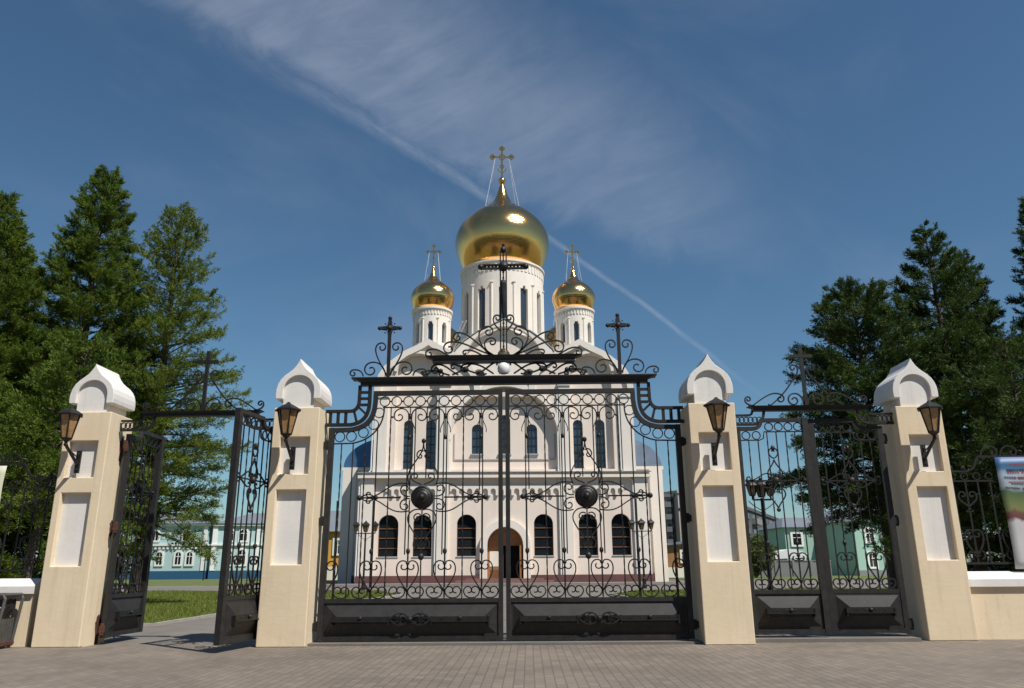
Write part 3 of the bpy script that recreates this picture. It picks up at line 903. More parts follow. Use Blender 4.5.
def make_lantern(x, y, label):
    root = thing('wall_lantern', label, 'lantern', (x, y, 2.43), 0, 'wall lanterns on the gate pillars')
    ir = M['iron']
    b = MB(); b.box(-.035, .035, -.03, 0.0, 0.05, .39); b.ball((0, -.03, .10), .014); b.ball((0, -.03, .34), .014); b.build('wall_plate', ir, root)
    b = MB(); b.tube([(0, -.015, .17), (0, -.12, .24), (0, -.25, .33), (0, -.36, .40), (0, -.40, .44), (0, -.40, .52)], .023, 8)
    b.tube([(0, -.015, .30), (0, -.10, .30), (0, -.24, .35)], .010, 6); b.ball((0, -.40, .43), .03)
    b.build('bracket', ir, root)
    cy, z0, z1 = -.40, .52, .875
    hexp = lambda r, z, o=0: [(r * math.cos(R(60 * k + o)), cy + r * math.sin(R(60 * k + o)), z) for k in range(6)]
    b = MB()
    rb, rt = .075, .152
    lo, hi = hexp(rb, z0), hexp(rt, z1)
    for k in range(6):
        b.tube([lo[k], hi[k]], .010, 5)
        b.tube([lo[k], lo[(k + 1) % 6]], .012, 5); b.tube([hi[k], hi[(k + 1) % 6]], .012, 5)
    b.lathe([(.03, z0 - .05), (.05, z0 - .03), (.085, z0 - .005), (.085, z0 + .008)], (0, cy, 0), 6)
    b.build('cage', ir, root)
    lo, hi = hexp(rb - .006, z0), hexp(rt - .006, z1)
    for k in range(6):
        j = (k + 1) % 6
        g_ = MB(); q = [lo[k], lo[j], hi[j], hi[k]]
        inn = [(a[0] * .94, cy + (a[1] - cy) * .94, a[2]) for a in q]
        g_.add(q + inn, [(0, 1, 2, 3), (7, 6, 5, 4), (0, 4, 5, 1), (1, 5, 6, 2), (2, 6, 7, 3), (3, 7, 4, 0)])
        g_.build('pane', M['amber'], root)
    b = MB(); b.lathe([(.16, z1 + .005), (.195, z1 - .012), (.195, z1 + .008), (.12, z1 + .055), (.045, z1 + .095), (.03, z1 + .105), (.028, z1 + .115), (.012, z1 + .125)], (0, cy, 0), 6)
    b.build('lantern_roof', ir, root)
    return root


make_lantern(-3.16, -.001, 'amber glass lantern on the pillar between main gate and open left gate')
make_lantern(3.13, -.001, 'amber glass lantern on the pillar between main gate and closed right gate')
make_lantern(-6.50, .159, 'amber glass lantern on the pillar above the litter bin')
make_lantern(6.42, .419, 'amber glass lantern on the pillar beside the banner')

# ------------------------------------------------------------------ ironwork
BW, BD = .020, .024      # forged bar section


def bar(root, mb, x, z0, z1, w=.019, twist=True):
    b = mb()
    if twist:
        n = int((z1 - z0) / .05); vs, fs = [], []
        for i in range(n + 1):
            z = z0 + (z1 - z0) * i / n; a = (i * .55 if 2 < i < n - 2 else 0)
            for k in range(4):
                vs.append((x + w * .66 * math.cos(a + PI / 4 + k * PI / 2), w * .66 * math.sin(a + PI / 4 + k * PI / 2), z))
        for i in range(n):
            for k in range(4): fs.append((i * 4 + k, i * 4 + (k + 1) % 4, i * 4 + 4 + (k + 1) % 4, i * 4 + 4 + k))
        b.add(vs, fs)
    else:
        b.box(x - w / 2, x + w / 2, -w / 2, w / 2, z0, z1)
    return b.build('bar', M['iron'], root)


def panel(root, mb, x0, x1, z0, z1, ornate=True):
    """bottom kick panel: a raised pyramid field with a riveted strap and a forged ornament"""
    b = mb(); iy = .012
    i1, i2 = .09, .20
    rings = [(x0, x1, z0, z1, -.012), (x0 + .03, x1 - .03, z0 + .03, z1 - .03, -.012), (x0 + i2, x1 - i2, z0 + .17, z1 - .19, -.075)]
    vs = []
    for a, c, d, e, y in rings: vs += [(a, y, d), (c, y, d), (c, y, e), (a, y, e)]
    fs = [(8, 9, 10, 11)]
    for r_ in (0, 4):
        for k in range(4): fs.append((r_ + k, r_ + (k + 1) % 4, r_ + 4 + (k + 1) % 4, r_ + 4 + k))
    b.add(vs, fs)
    b.add([(x, .012, z) for x, y, z in vs[:4]], [(3, 2, 1, 0)]); b.add(vs[:4] + [(x, .012, z) for x, y, z in vs[:4]], [(0, 4, 5, 1), (1, 5, 6, 2), (2, 6, 7, 3), (3, 7, 4, 0)])
    if not ornate: b.add([(x, -y + .014, z) for x, y, z in vs], [(8, 9, 10, 11)] + fs[1:])
    p = b.build('kick_panel', M['iron_grey'], root)
    zc = (z0 + .17 + z1 - .19) / 2
    xa, xb = x0 + i2 - .06, x1 - i2 + .06; xm = (x0 + x1) / 2; gap = .31 if ornate else .0
    parts = [(xa, xm - gap), (xm + gap, xb)] if ornate else [(xa, xb)]
    for a, c in parts:
        for f in ((-1,) if ornate else (-1, 1)):
            s = mb(); o_ = 0 if f < 0 else .014
            yy = lambda p, q: (min(f * p, f * q) + o_, max(f * p, f * q) + o_)
            s.box(a, c, *yy(.074, .105), zc - .006, zc + .05); s.box(a, c, *yy(.074, .125), zc - .022, zc - .006)
            for xx in (a, c): s.box(xx - .012, xx + .012, *yy(.012, .115), zc - .06, zc + .055)
            s.ball(((a + c) / 2, f * .115 + o_, zc + .03), .028, 10)
            k = int((c - a) / .12)
            for i in range(1, k): s.ball((a + (c - a) * i / k, f * .107 + o_, zc + .03), .008, 6)
            s.build('strap', M['iron'], p)
    if ornate:
        o = mb()
        for sg in (-1, 1):
            for sz in (-1, 1):
                o.flat(scroll((xm + sg * .02, zc + .015), (xm + sg * .08, zc + sz * .11 + .015), (xm + sg * .20, zc + sz * .10 + .015), (xm + sg * .30, zc + .015), None, None), .018, .02, -.11)
                o.flat(scroll((xm + sg * .03, zc + sz * .02 + .015), (xm + sg * .07, zc + sz * .09 + .015), (xm + sg * .15, zc + sz * .08 + .015), (xm + sg * .17, zc + sz * .03 + .015), None, (-sg * sz, .03, .01, .9)), .016, .02, -.105)
                o.flat(scroll((xm + sg * .29, zc + .015), (xm + sg * .24, zc + sz * .05 + .015), (xm + sg * .20, zc + sz * .05 + .015), (xm + sg * .19, zc + sz * .02 + .015), None, (sg * sz, .02, .008, .7)), .014, .02, -.10)
        o.ball((xm, -.12, zc + .015), .035, 10)
        o.build('panel_ornament', M['iron'], p)
    return p


def scrolls(root, mb, lines, w=BW, d=BD, name='scroll', y=0.0):
    for pts in lines:
        mb().flat(pts, w, d, y).build(name, M['iron'], root)


def collar(root, mb, x, z, r=.024, name='collar'):
    b = mb(); b.ball((x, 0, z), r, 8, .8); return b.build(name, M['iron'], root)


def heart_lines(x, z0, z1, hw, r=.05):
    """an upright heart: two bowed bars rising from (x, z0) and curling inwards at the top"""
    out = []
    for s in (-1, 1):
        out.append(scroll((x, z0), (x + s * hw * .35, z0 + (z1 - z0) * .22), (x + s * hw * 1.25, z0 + (z1 - z0) * .45), (x + s * hw, z1 - (z1 - z0) * .25),
                          None, (s, hw * .62, hw * .16, 1.15)))
    return out


def make_main_leaf(side, label):
    root = thing('gate_leaf', label, 'gate leaf', (side * 1.36, .35, 0), 0, 'leaves of the main gate')
    mb = lambda: MB((side * 1.36, 0, 0), side)
    I = M['iron_grey']
    # stiles and rails
    b = mb(); b.box(.022, .088, -.035, .035, .05, 3.745); b.build('meeting_stile', I, root)
    b = mb(); b.box(2.645, 2.725, -.04, .04, .06, 3.165); b.build('hinge_stile', I, root)
    b = mb()
    top = [(.088, 3.765), (2.02, 3.765)]
    b.box(.088, 2.05, -.035, .035, 3.675, 3.745)
    crv = [(2.02, 3.69), (2.02, 3.58), (2.03, 3.48)] + bez((2.03, 3.48), (2.06, 3.26), (2.18, 3.16), (2.40, 3.135), 12)[1:] + [(2.65, 3.13)]
    b.flat(crv, .066, .066)
    b.build('top_rail', I, root)
    b = mb(); b.box(.088, 2.645, -.03, .03, .575, .63); b.build('middle_rail', I, root)
    b = mb(); b.box(.088, 2.645, -.035, .035, .05, .115); b.build('bottom_rail', I, root)
    panel(root, mb, .09, 2.643, .117, .573)
    # ring frieze under the top rail
    b = mb(); b.flat([(.088, 3.485), (1.90, 3.485)], .018, .024)
    lower = [(1.88, 3.485), (1.88, 3.42)] + bez((1.88, 3.42), (1.90, 3.14), (2.10, 2.96), (2.36, 2.925), 12)[1:] + [(2.645, 2.92)]
    b.flat(lower, .020, .024); b.build('frieze_rail', M['iron'], root)
    rings = [(.19 + .187 * i, 3.581) for i in range(10)]
    rings += [(1.955, 3.40), (2.035, 3.215), (2.19, 3.09), (2.375, 3.032), (2.555, 3.028)]
    for i, (x, z) in enumerate(rings):
        mb().flat(arc(x, z, .076, 0, 345, 22), .014, .02, 0, True).build('ring', M['iron'], root)
        if i < 9: collar(root, mb, x + .0935, z, .02)
    # hooked uprights below the frieze
    hooks = []
    for i in range(6):
        xc = .215 + .278 * i; s = 1 if i % 2 == 0 else -1
        a = [(xc + s * .115, 2.2 if i in (1, 4) else 1.25), (xc + s * .115, 3.33)] + [(xc + s * .115 * math.cos(t), 3.35 + .115 * math.sin(t)) for t in [PI * k / 12 for k in range(0, 13)]]
        a += curl((xc - s * .115, 3.35), -PI / 2, s, .085, .022, .95)
        hooks.append(a)
    scrolls(root, mb, hooks, .017, .022)
    for i in range(7): collar(root, mb, .08 + .278 * i, 3.33 if i % 2 == 0 else 3.37, .022)
    # pendants between the hooks
    for x in (.354, .91, 1.466):
        b = mb(); b.box(x - .007, x + .007, -.01, .01, 3.02, 3.48)
        for s in (-1, 1):
            b.flat([(x, 3.36)] + bez((x, 3.36), (x + s * .03, 3.21), (x + s * .10, 3.16), (x + s * .075, 3.08), 8), .012, .016)
        b.ball((x, 0, 3.01), .026, 8, 1.5); b.ball((x, 0, 3.34), .02, 8, 1.3)
        b.build('pendant', M['iron'], root)
    # long bars
    for i, x in enumerate((.63, 1.01, 1.20, 1.38, 1.77, 1.97, 2.15, 2.34, 2.52)):
        zt = 3.48 if x < 1.86 else {1.97: 3.16, 2.15: 2.985, 2.34: 2.925, 2.52: 2.92}[x]
        z0 = 2.38 if x in (1.20, 1.38, 1.01) else .63
        bar(root, mb, x, z0, zt, .017, i % 2 == 0)
    # the lower run of bars between the hearts
    for x in (.065 + .55 * i + .275 for i in range(0, 5)):
        if 1.0 < x < 1.4: continue
        bar(root, mb, x, .63, 2.05, .017, False)
    # central rosette with its four arms
    xr, zr = 1.245, 2.09
    b = mb()
    b2 = []
    vs, fs = [], []
    prof = [(.175, .03), (.175, -.02), (.15, -.045), (.145, -.035), (.115, -.05), (.11, -.042), (.075, -.065), (.035, -.07)]
    n = 26
    for r_, y_ in prof:
        for k in range(n): vs.append((xr + r_ * math.cos(2 * PI * k / n), y_, zr + r_ * math.sin(2 * PI * k / n)))
    for i in range(len(prof) - 1):
        for k in range(n): fs.append((i * n + k, i * n + (k + 1) % n, (i + 1) * n + (k + 1) % n, (i + 1) * n + k))
    fs += [tuple(range(n)), tuple(range((len(prof) - 1) * n, len(prof) * n))]
    b.add(vs, fs)
    ros = b.build('rosette', M['iron'], root)
    bb = mb(); bb.ball((xr, -.075, zr), .045, 12); bb.build('rosette_boss', M['iron'], ros)
    L_ = []
    for s in (-1, 1):
        for v in (-1, 1):
            # long arm scroll from the side node to the rosette, and a small curl hugging the disc
            L_.append(scroll((xr + s * .80, zr + v * .008), (xr + s * .55, zr + v * .06), (xr + s * .50, zr + v * .27), (xr + s * .20, zr + v * .20), (s * v, .05, .016, .9), None))
            L_.append(scroll((xr + s * .185, zr + v * .02), (xr + s * .24, zr + v * .01), (xr + s * .33, zr + v * .03), (xr + s * .335, zr + v * .11), None, (s * v, .075, .02, .95)))
            # petals at the end node
            L_.append(scroll((xr + s * .72, zr), (xr + s * .80, zr + v * .08), (xr + s * .88, zr + v * .05), (xr + s * .95, zr), None, None))
        # upper volutes and the ogee above
        L_.append(scroll((xr + s * .02, zr + .19), (xr + s * .06, zr + .22), (xr + s * .13, zr + .22), (xr + s * .165, zr + .27), None, (s, .065, .018, 1.0)))
        L_.append(scroll((xr + s * .20, zr + .19), (xr + s * .27, zr + .34), (xr + s * .20, zr + .42), (xr + s * .11, zr + .56), None, None) + bez((xr + s * .11, zr + .56), (xr + s * .04, zr + .66), (xr + s * .0, zr + .72), (xr, zr + .84), 8))
        L_.append(scroll((xr + s * .005, zr + .70), (xr + s * .04, zr + .74), (xr + s * .10, zr + .70), (xr + s * .10, zr + .64), None, (-s, .05, .016, .8)))
        # heart hanging below
        L_.append(scroll((xr, zr - .19), (xr + s * .12, zr - .14), (xr + s * .26, zr - .24), (xr + s * .20, zr - .38), None, None) + bez((xr + s * .20, zr - .38), (xr + s * .14, zr - .52), (xr + s * .04, zr - .58), (xr + s * .01, zr - .70), 10))
        L_.append(scroll((xr + s * .02, zr - .26), (xr + s * .05, zr - .23), (xr + s * .11, zr - .24), (xr + s * .12, zr - .29), None, (-s, .045, .014, .9)))
        L_.append(scroll((xr + s * .01, zr - .66), (xr + s * .05, zr - .60), (xr + s * .12, zr - .60), (xr + s * .12, zr - .70), (s, .02, .01, .1), (-s, .05, .016, .8)))
    scrolls(root, mb, L_, .018, .022)
    for s in (-1, 1):
        b = mb(); b.flat([(xr + s * .33, zr), (xr + s * .96, zr)], .022, .022); b.ball((xr + s * .96, 0, zr), .042, 12); b.ball((xr + s * .70, 0, zr), .03, 10)
        b.build('arm', M['iron'], root)
    b = mb(); b.ball((xr, 0, zr + .86), .034, 10, 1.2); b.build('finial', M['iron'], root)
    b = mb(); b.ball((xr, 0, zr - .87), .045, 12, 1.15); b.box(xr - .009, xr + .009, -.009, .009, .63, zr - .20); b.build('spindle', M['iron'], root)
    # hearts and the scroll border above the panel
    for k in range(5):
        x = .34 + .55 * k
        if k < 4:
            scrolls(root, mb, heart_lines(x, .72, 1.22, .155), .018, .022, 'heart')
            b = mb(); b.box(x - .011, x + .011, -.011, .011, .66, 1.28); b.ball((x, 0, 1.30), .032, 10, 1.4); b.ball((x, 0, 1.13), .03, 8); b.ball((x, 0, .76), .03, 8)
            b.build('heart_stem', M['iron'], root)
        else:
            scrolls(root, mb, heart_lines(x + .1, .72, 1.22, .155)[:1], .018, .022, 'heart')
    rows = []
    for k in range(9):
        xa = .075 + .275 * k
        xb = xa + .275
        cx = (xa + xb) / 2
        pts = curl((xa + .02, .735), R(80), -1, .075, .022, .85)[::-1] + bez((xa + .02, .735), (xa + .025, .60), (xb - .025, .60), (xb - .02, .735), 12) + curl((xb - .02, .735), R(100), 1, .075, .022, .85)
        rows.append(pts)
    scrolls(root, mb, rows, .018, .022, 'border_scroll')
    # hinges
    for z in (.25, 1.75, 2.9):
        b = mb(); b.tube([(2.745, -.01, z - .07), (2.745, -.01, z + .07)], .028, 10); b.box(2.72, 2.797, -.03, .01, z - .05, z + .05)
        b.build('hinge', M['iron'], root)
    return root


make_main_leaf(-1, 'left leaf of the tall closed double gate with rosette')
make_main_leaf(1, 'right leaf of the tall closed double gate with rosette')


def small_cross(mb, root, x, z0, z1, hw, name='cross'):
    b = mb(); H = z1 - z0; za = z1 - .20
    b.box(x - .026, x + .026, -.022, .022, z0, z1 - .03); b.box(x - hw, x + hw, -.024, .024, za - .024, za + .024)
    for px, pz in ((x - hw, za), (x + hw, za), (x, z1 - .03)): b.ball((px, 0, pz), .034, 10)
    b.ball((x, -.01, za), .045, 12)
    for s in (-1, 1):
        for v in (-1, 1):
            b.flat(bez((x + s * .03, za + v * .11), (x + s * .02, za + v * .05), (x + s * .05, za + v * .02), (x + s * .11, za + v * .03), 6), .011, .014)
            b.ball((x + s * .075, 0, za + v * .075), .013, 6)
    return b.build(name, M['iron'], root)


def make_overthrow():
    root = thing('gate_overthrow', 'black wrought iron overthrow with crosses and scrolls above the main gate', 'overthrow', (0, .35, 3.2))
    mb = lambda: MB((0, 0, 3.2))
    I = M['iron']
    b = mb(); b.box(-2.26, 2.26, -.06, .06, 3.835, 3.89)
    b.add([(-2.26, -.06, 3.89), (2.26, -.06, 3.89), (2.26, .06, 3.89), (-2.26, .06, 3.89), (-2.36, -.10, 3.935), (2.36, -.10, 3.935), (2.36, .10, 3.935), (-2.36, .10, 3.935)],
          [(4, 5, 6, 7), (0, 1, 5, 4), (1, 2, 6, 5), (2, 3, 7, 6), (3, 0, 4, 7)])
    b.box(-2.4, 2.4, -.11, .11, 3.935, 3.955)
    b.build('main_beam', I, root)
    b = mb(); b.box(-1.13, 1.13, -.06, .06, 4.19, 4.245)
    b.add([(-1.13, -.06, 4.245), (1.13, -.06, 4.245), (1.13, .06, 4.245), (-1.13, .06, 4.245), (-1.25, -.10, 4.30), (1.25, -.10, 4.30), (1.25, .10, 4.30), (-1.25, .10, 4.30)],
          [(4, 5, 6, 7), (0, 1, 5, 4), (1, 2, 6, 5), (2, 3, 7, 6), (3, 0, 4, 7)])
    b.build('upper_beam', I, root)
    for s in (-1, 1):
        ms = lambda: MB((0, 0, 3.2), s)
        # stepped ladder rail from the pillar up to the beam
        outer = [(2.79, 3.43), (2.42, 3.43)] + bez((2.42, 3.43), (2.33, 3.43), (2.285, 3.49), (2.28, 3.58), 8)[1:] + [(2.275, 3.84)]
        inner = [(2.79, 3.215), (2.40, 3.215)] + bez((2.40, 3.215), (2.20, 3.24), (2.12, 3.36), (2.115, 3.56), 10)[1:] + [(2.115, 3.84)]
        b = ms(); b.flat(outer, .045, .06); b.flat(inner, .05, .06); b.build('step_rail', I, root)
        for x in (2.72, 2.60, 2.48): ms().box(x - .022, x + .022, -.02, .02, 3.238, 3.408).build('baluster', I, root)
        for p, q in (((2.35, 3.42), (2.30, 3.24)), ((2.29, 3.50), (2.14, 3.36))): ms().flat([p, q], .035, .04).build('baluster', I, root)
        for z in (3.53, 3.63, 3.73): ms().box(2.137, 2.255, -.02, .02, z - .02, z + .02).build('baluster', I, root)
        # flanking cross with its heart and volutes
        small_cross(ms, root, 1.84, 3.95, 4.99, .165, 'flanking_cross')
        L_ = []
        x = 1.84
        for v in (-1, 1):
            L_.append(scroll((x + v * .03, 4.02), (x + v * .14, 4.22), (x + v * .26, 4.40), (x + v * .20, 4.50), None, (v, .09, .022, 1.1)))
            L_.append(scroll((x + v * .04, 4.00), (x + v * .06, 4.16), (x + v * .16, 4.24), (x + v * .28, 4.22), None, (-v, .125, .028, 1.15)))
            L_.append(scroll((x + v * .40, 4.005), (x + v * .42, 4.09), (x + v * .50, 4.11), (x + v * .56, 4.10), (v, .02, .01, .1), (-v, .06, .018, 1.0)))
        scrolls(root, ms, L_, .02, .024)
        # acanthus-like scrolls between the beams
        L_ = []
        L_.append(scroll((.16, 4.01), (.35, 4.14), (.42, 4.20), (.62, 4.17), None, (-1, .075, .02, 1.1)))
        L_.append(scroll((.30, 4.005), (.55, 4.02), (.62, 4.12), (.78, 4.17), (-1, .03, .015, .2), (-1, .05, .016, .8)))
        L_.append(scroll((.72, 4.0), (.86, 4.06), (.92, 4.19), (1.08, 4.17), None, (-1, .085, .022, 1.2)))
        L_.append(scroll((.86, 3.995), (1.0, 4.03), (1.12, 4.10), (1.25, 4.06), None, (-1, .05, .016, 1.0)))
        L_.append(scroll((1.22, 4.0), (1.15, 4.09), (1.05, 4.10), (.98, 4.05), None, (1, .045, .014, .9)))
        L_.append(scroll((.14, 4.195), (.24, 4.15), (.30, 4.06), (.44, 4.0), (1, .03, .012, .6), None))
        L_.append(scroll((.50, 4.195), (.60, 4.10), (.70, 4.05), (.82, 4.0), None, None))
        scrolls(root, ms, L_, .024, .026)
        b = ms(); b.ball((.60, 0, 4.085), .045, 10); b.ball((1.0, 0, 4.07), .035, 10); b.build('bud', I, root)
        # fan of scrolls above the upper beam round the central cross
        L_ = []
        L_.append(scroll((.05, 4.72), (.13, 4.80), (.20, 4.90), (.15, 4.965), None, (1, .06, .018, 1.05)))
        L_.append(scroll((.20, 4.30), (.42, 4.50), (.46, 4.72), (.30, 4.79), None, (1, .10, .022, 1.15)))
        L_.append(scroll((.18, 4.30), (.32, 4.42), (.36, 4.55), (.22, 4.60), None, (1, .075, .018, 1.1)))
        L_.append(scroll((.14, 4.305), (.40, 4.45), (.52, 4.68), (.72, 4.70), None, (-1, .085, .02, 1.05)))
        L_.append(scroll((.12, 4.305), (.45, 4.38), (.60, 4.56), (.86, 4.545), None, (-1, .115, .024, 1.15)))
        L_.append(scroll((.34, 4.31), (.42, 4.36), (.50, 4.42), (.62, 4.40), None, (-1, .04, .012, .8)))
        L_.append(scroll((.86, 4.31), (.98, 4.36), (1.06, 4.46), (1.2, 4.42), None, (-1, .07, .018, 1.05)))
        scrolls(root, ms, L_, .022, .026)
    # central cross: lattice shaft, crossbar, boss and a figure-like ornament
    b = mb()
    for x in (-.048, .048): b.box(x - .011, x + .011, -.02, .02, 4.30, 6.10)
    for i in range(18): b.ball((0, 0, 4.36 + i * .098), .020, 6)
    b.box(-.011, .011, -.012, .012, 4.30, 6.1)
    za = 5.83
    b.box(-.36, .36, -.03, .03, za + .018, za + .042); b.box(-.36, .36, -.03, .03, za - .042, za - .018)
    for s in (-1, 1):
        b.ball((s * .37, 0, za), .052, 12)
        for k in range(4): b.ball((s * (.12 + .06 * k), 0, za), .02, 8)
    b.ball((0, -.01, za), .085, 14); b.ball((0, 0, 6.13), .05, 12, 1.2); b.ball((0, 0, 6.22), .028, 10)
    b.build('central_cross', I, root)
    b = mb(); b.tube([(0, -.03, 5.0), (.01, -.035, 5.2), (-.005, -.04, 5.4), (0, -.04, 5.52), (0, -.04, 5.58)], [.03, .045, .05, .06, .03], 10)
    b.build('shaft_ornament', I, root)
    b = mb(); b.lathe([(.10, 4.301), (.095, 4.35), (.06, 4.40), (.02, 4.425)], (0, 0, 0), 20); b.build('cross_base', M['gold'], root)
    return root


make_overthrow()
o = thing('globe_lamp', 'white globe lamp hanging between the two beams over the main gate', 'lamp', (0, .35, 4.10))
MB().lathe([(.03, -.10), (.075, -.085), (.095, -.05), (.10, 0.0), (.09, .05), (.06, .078), (.035, .085)], (0, 0, 0), 28).build('globe', M['frost'], o, smooth=True)
MB().lathe([(.04, .08), (.042, .1), (.02, .102)], (0, 0, 0), 16).build('lamp_holder', M['iron'], o)


def make_side_leaf(loc, rz, label, L=1.13, flip=1):
    """local x from the hinge (0) to the free edge (L)"""
    root = thing('gate_leaf', label, 'gate leaf', loc, rz, 'leaves of the two side gates')
    mb = lambda: MB()
    I = M['iron_grey']
    b = mb(); b.box(0, .075, -.035, .035, .09, 3.145); b.build('hinge_stile', I, root)
    b = mb(); b.box(L - .085, L, -.042, .042, .10, 3.275); b.build('meeting_stile', I, root)
    b = mb(); b.flat([(.075, 3.115), (.27, 3.115)] + bez((.27, 3.115), (.37, 3.12), (.40, 3.16), (.41, 3.245), 8)[1:] + [(L - .085, 3.245)], .058, .062); b.build('top_rail', I, root)
    b = mb(); b.box(.075, L - .085, -.03, .03, .655, .71); b.build('middle_rail', I, root)
    b = mb(); b.box(.075, L - .085, -.035, .035, .10, .165); b.build('bottom_rail', I, root)
    panel(root, mb, .077, L - .087, .167, .653, False)
    b = mb(); b.flat([(.075, 2.935), (.37, 2.935), (.43, 2.96), (.45, 3.065), (L - .085, 3.065)], .017, .022); b.build('frieze_rail', M['iron'], root)
    for x, z in [(.165, 3.01), (.325, 3.01)] + [(.53 + .15 * i, 3.142) for i in range(4)]:
        mb().flat(arc(x, z, .062, 0, 345, 18), .014, .018, 0, True).build('ring', M['iron'], root)
    xs = [.20, .345, .49, .635, .78, .925]
    for i, x in enumerate(xs): bar(root, mb, x, .71, 2.94 if x < .4 else 3.06, .016, i % 2 == 0)
    xr, zr = .56, 2.31
    L_ = []
    for s in (-1, 1):
        L_.append(scroll((xr, zr + .32), (xr + s * .03, zr + .2), (xr + s * .15, zr + .16), (xr + s * .10, zr + .06), None, (-s, .05, .014, .8)))
        L_.append(scroll((xr + s * .40, zr), (xr + s * .25, zr + .02), (xr + s * .2, zr + .14), (xr + s * .09, zr + .10), (s, .04, .014, .8), (s, .04, .012, .8)))
        L_.append(scroll((xr + s * .40, zr), (xr + s * .25, zr - .02), (xr + s * .2, zr - .14), (xr + s * .09, zr - .10), (-s, .04, .014, .8), (-s, .04, .012, .8)))
        L_.append(scroll((xr, zr - .42), (xr + s * .04, zr - .3), (xr + s * .17, zr - .25), (xr + s * .11, zr - .15), None, (s, .05, .014, .9)))
        L_.append(scroll((xr, zr + .34), (xr + s * .05, zr + .36), (xr + s * .10, zr + .42), (xr + s * .05, zr + .48), None, (s, .03, .012, .7)))
    scrolls(root, mb, L_, .017, .022)
    b = mb(); b.flat([(.10, zr), (L - .11, zr)], .02, .022); b.ball((xr, 0, zr), .055, 12); b.ball((.12, 0, zr), .03, 8); b.ball((L - .13, 0, zr), .03, 8); b.build('rosette', M['iron'], root)
    b = mb(); b.ball((xr, 0, zr + .50), .034, 10, 1.3); b.build('finial', M['iron'], root)
    b = mb(); b.ball((xr, 0, zr - .44), .032, 10); b.build('pendant', M['iron'], root)
    for k in range(2):
        x = .345 + .435 * k
        scrolls(root, mb, heart_lines(x, .80, 1.30, .135), .017, .022, 'heart')
        b = mb(); b.box(x - .01, x + .01, -.01, .01, .72, 1.36); b.ball((x, 0, 1.38), .03, 10, 1.4); b.ball((x, 0, 1.2), .028, 8); b.ball((x, 0, .84), .028, 8); b.build('heart_stem', M['iron'], root)
    rows = []
    for k in range(4):
        xa = .085 + .238 * k; xb = xa + .238
        rows.append(curl((xa + .018, .81), R(80), -1, .064, .02, .85)[::-1] + bez((xa + .018, .81), (xa + .02, .69), (xb - .02, .69), (xb - .018, .81), 10) + curl((xb - .018, .81), R(100), 1, .064, .02, .85))
    scrolls(root, mb, rows, .017, .022, 'border_scroll')
    return root


def hinges_for(root, rusty):
    for z in (.22, 1.7, 2.95):
        b = MB(); b.tube([(-.03, 0, z - .08), (-.03, 0, z + .08)], .03, 10); b.box(-.06, .0, -.03, .03, z - .05, z + .05)
        b.build('hinge', M['rust'] if rusty else M['iron'], root)


lf = make_side_leaf((3.61, .52, 0), 0, 'left leaf of the closed side gate right of the main gate'); hinges_for(lf, False)
lf = make_side_leaf((5.92, .60, 0), PI - .035, 'right leaf of the closed side gate right of the main gate'); hinges_for(lf, False)
lf = make_side_leaf((-3.56, .33, 0), math.atan2(-1.12, -.20), 'open side gate leaf swung towards the viewer left of the main gate'); hinges_for(lf, False)
lf = make_side_leaf((-5.99, .55, 0), math.atan2(1.12, .02), 'open side gate leaf swung inwards beside the rust-streaked pillar'); hinges_for(lf, True)


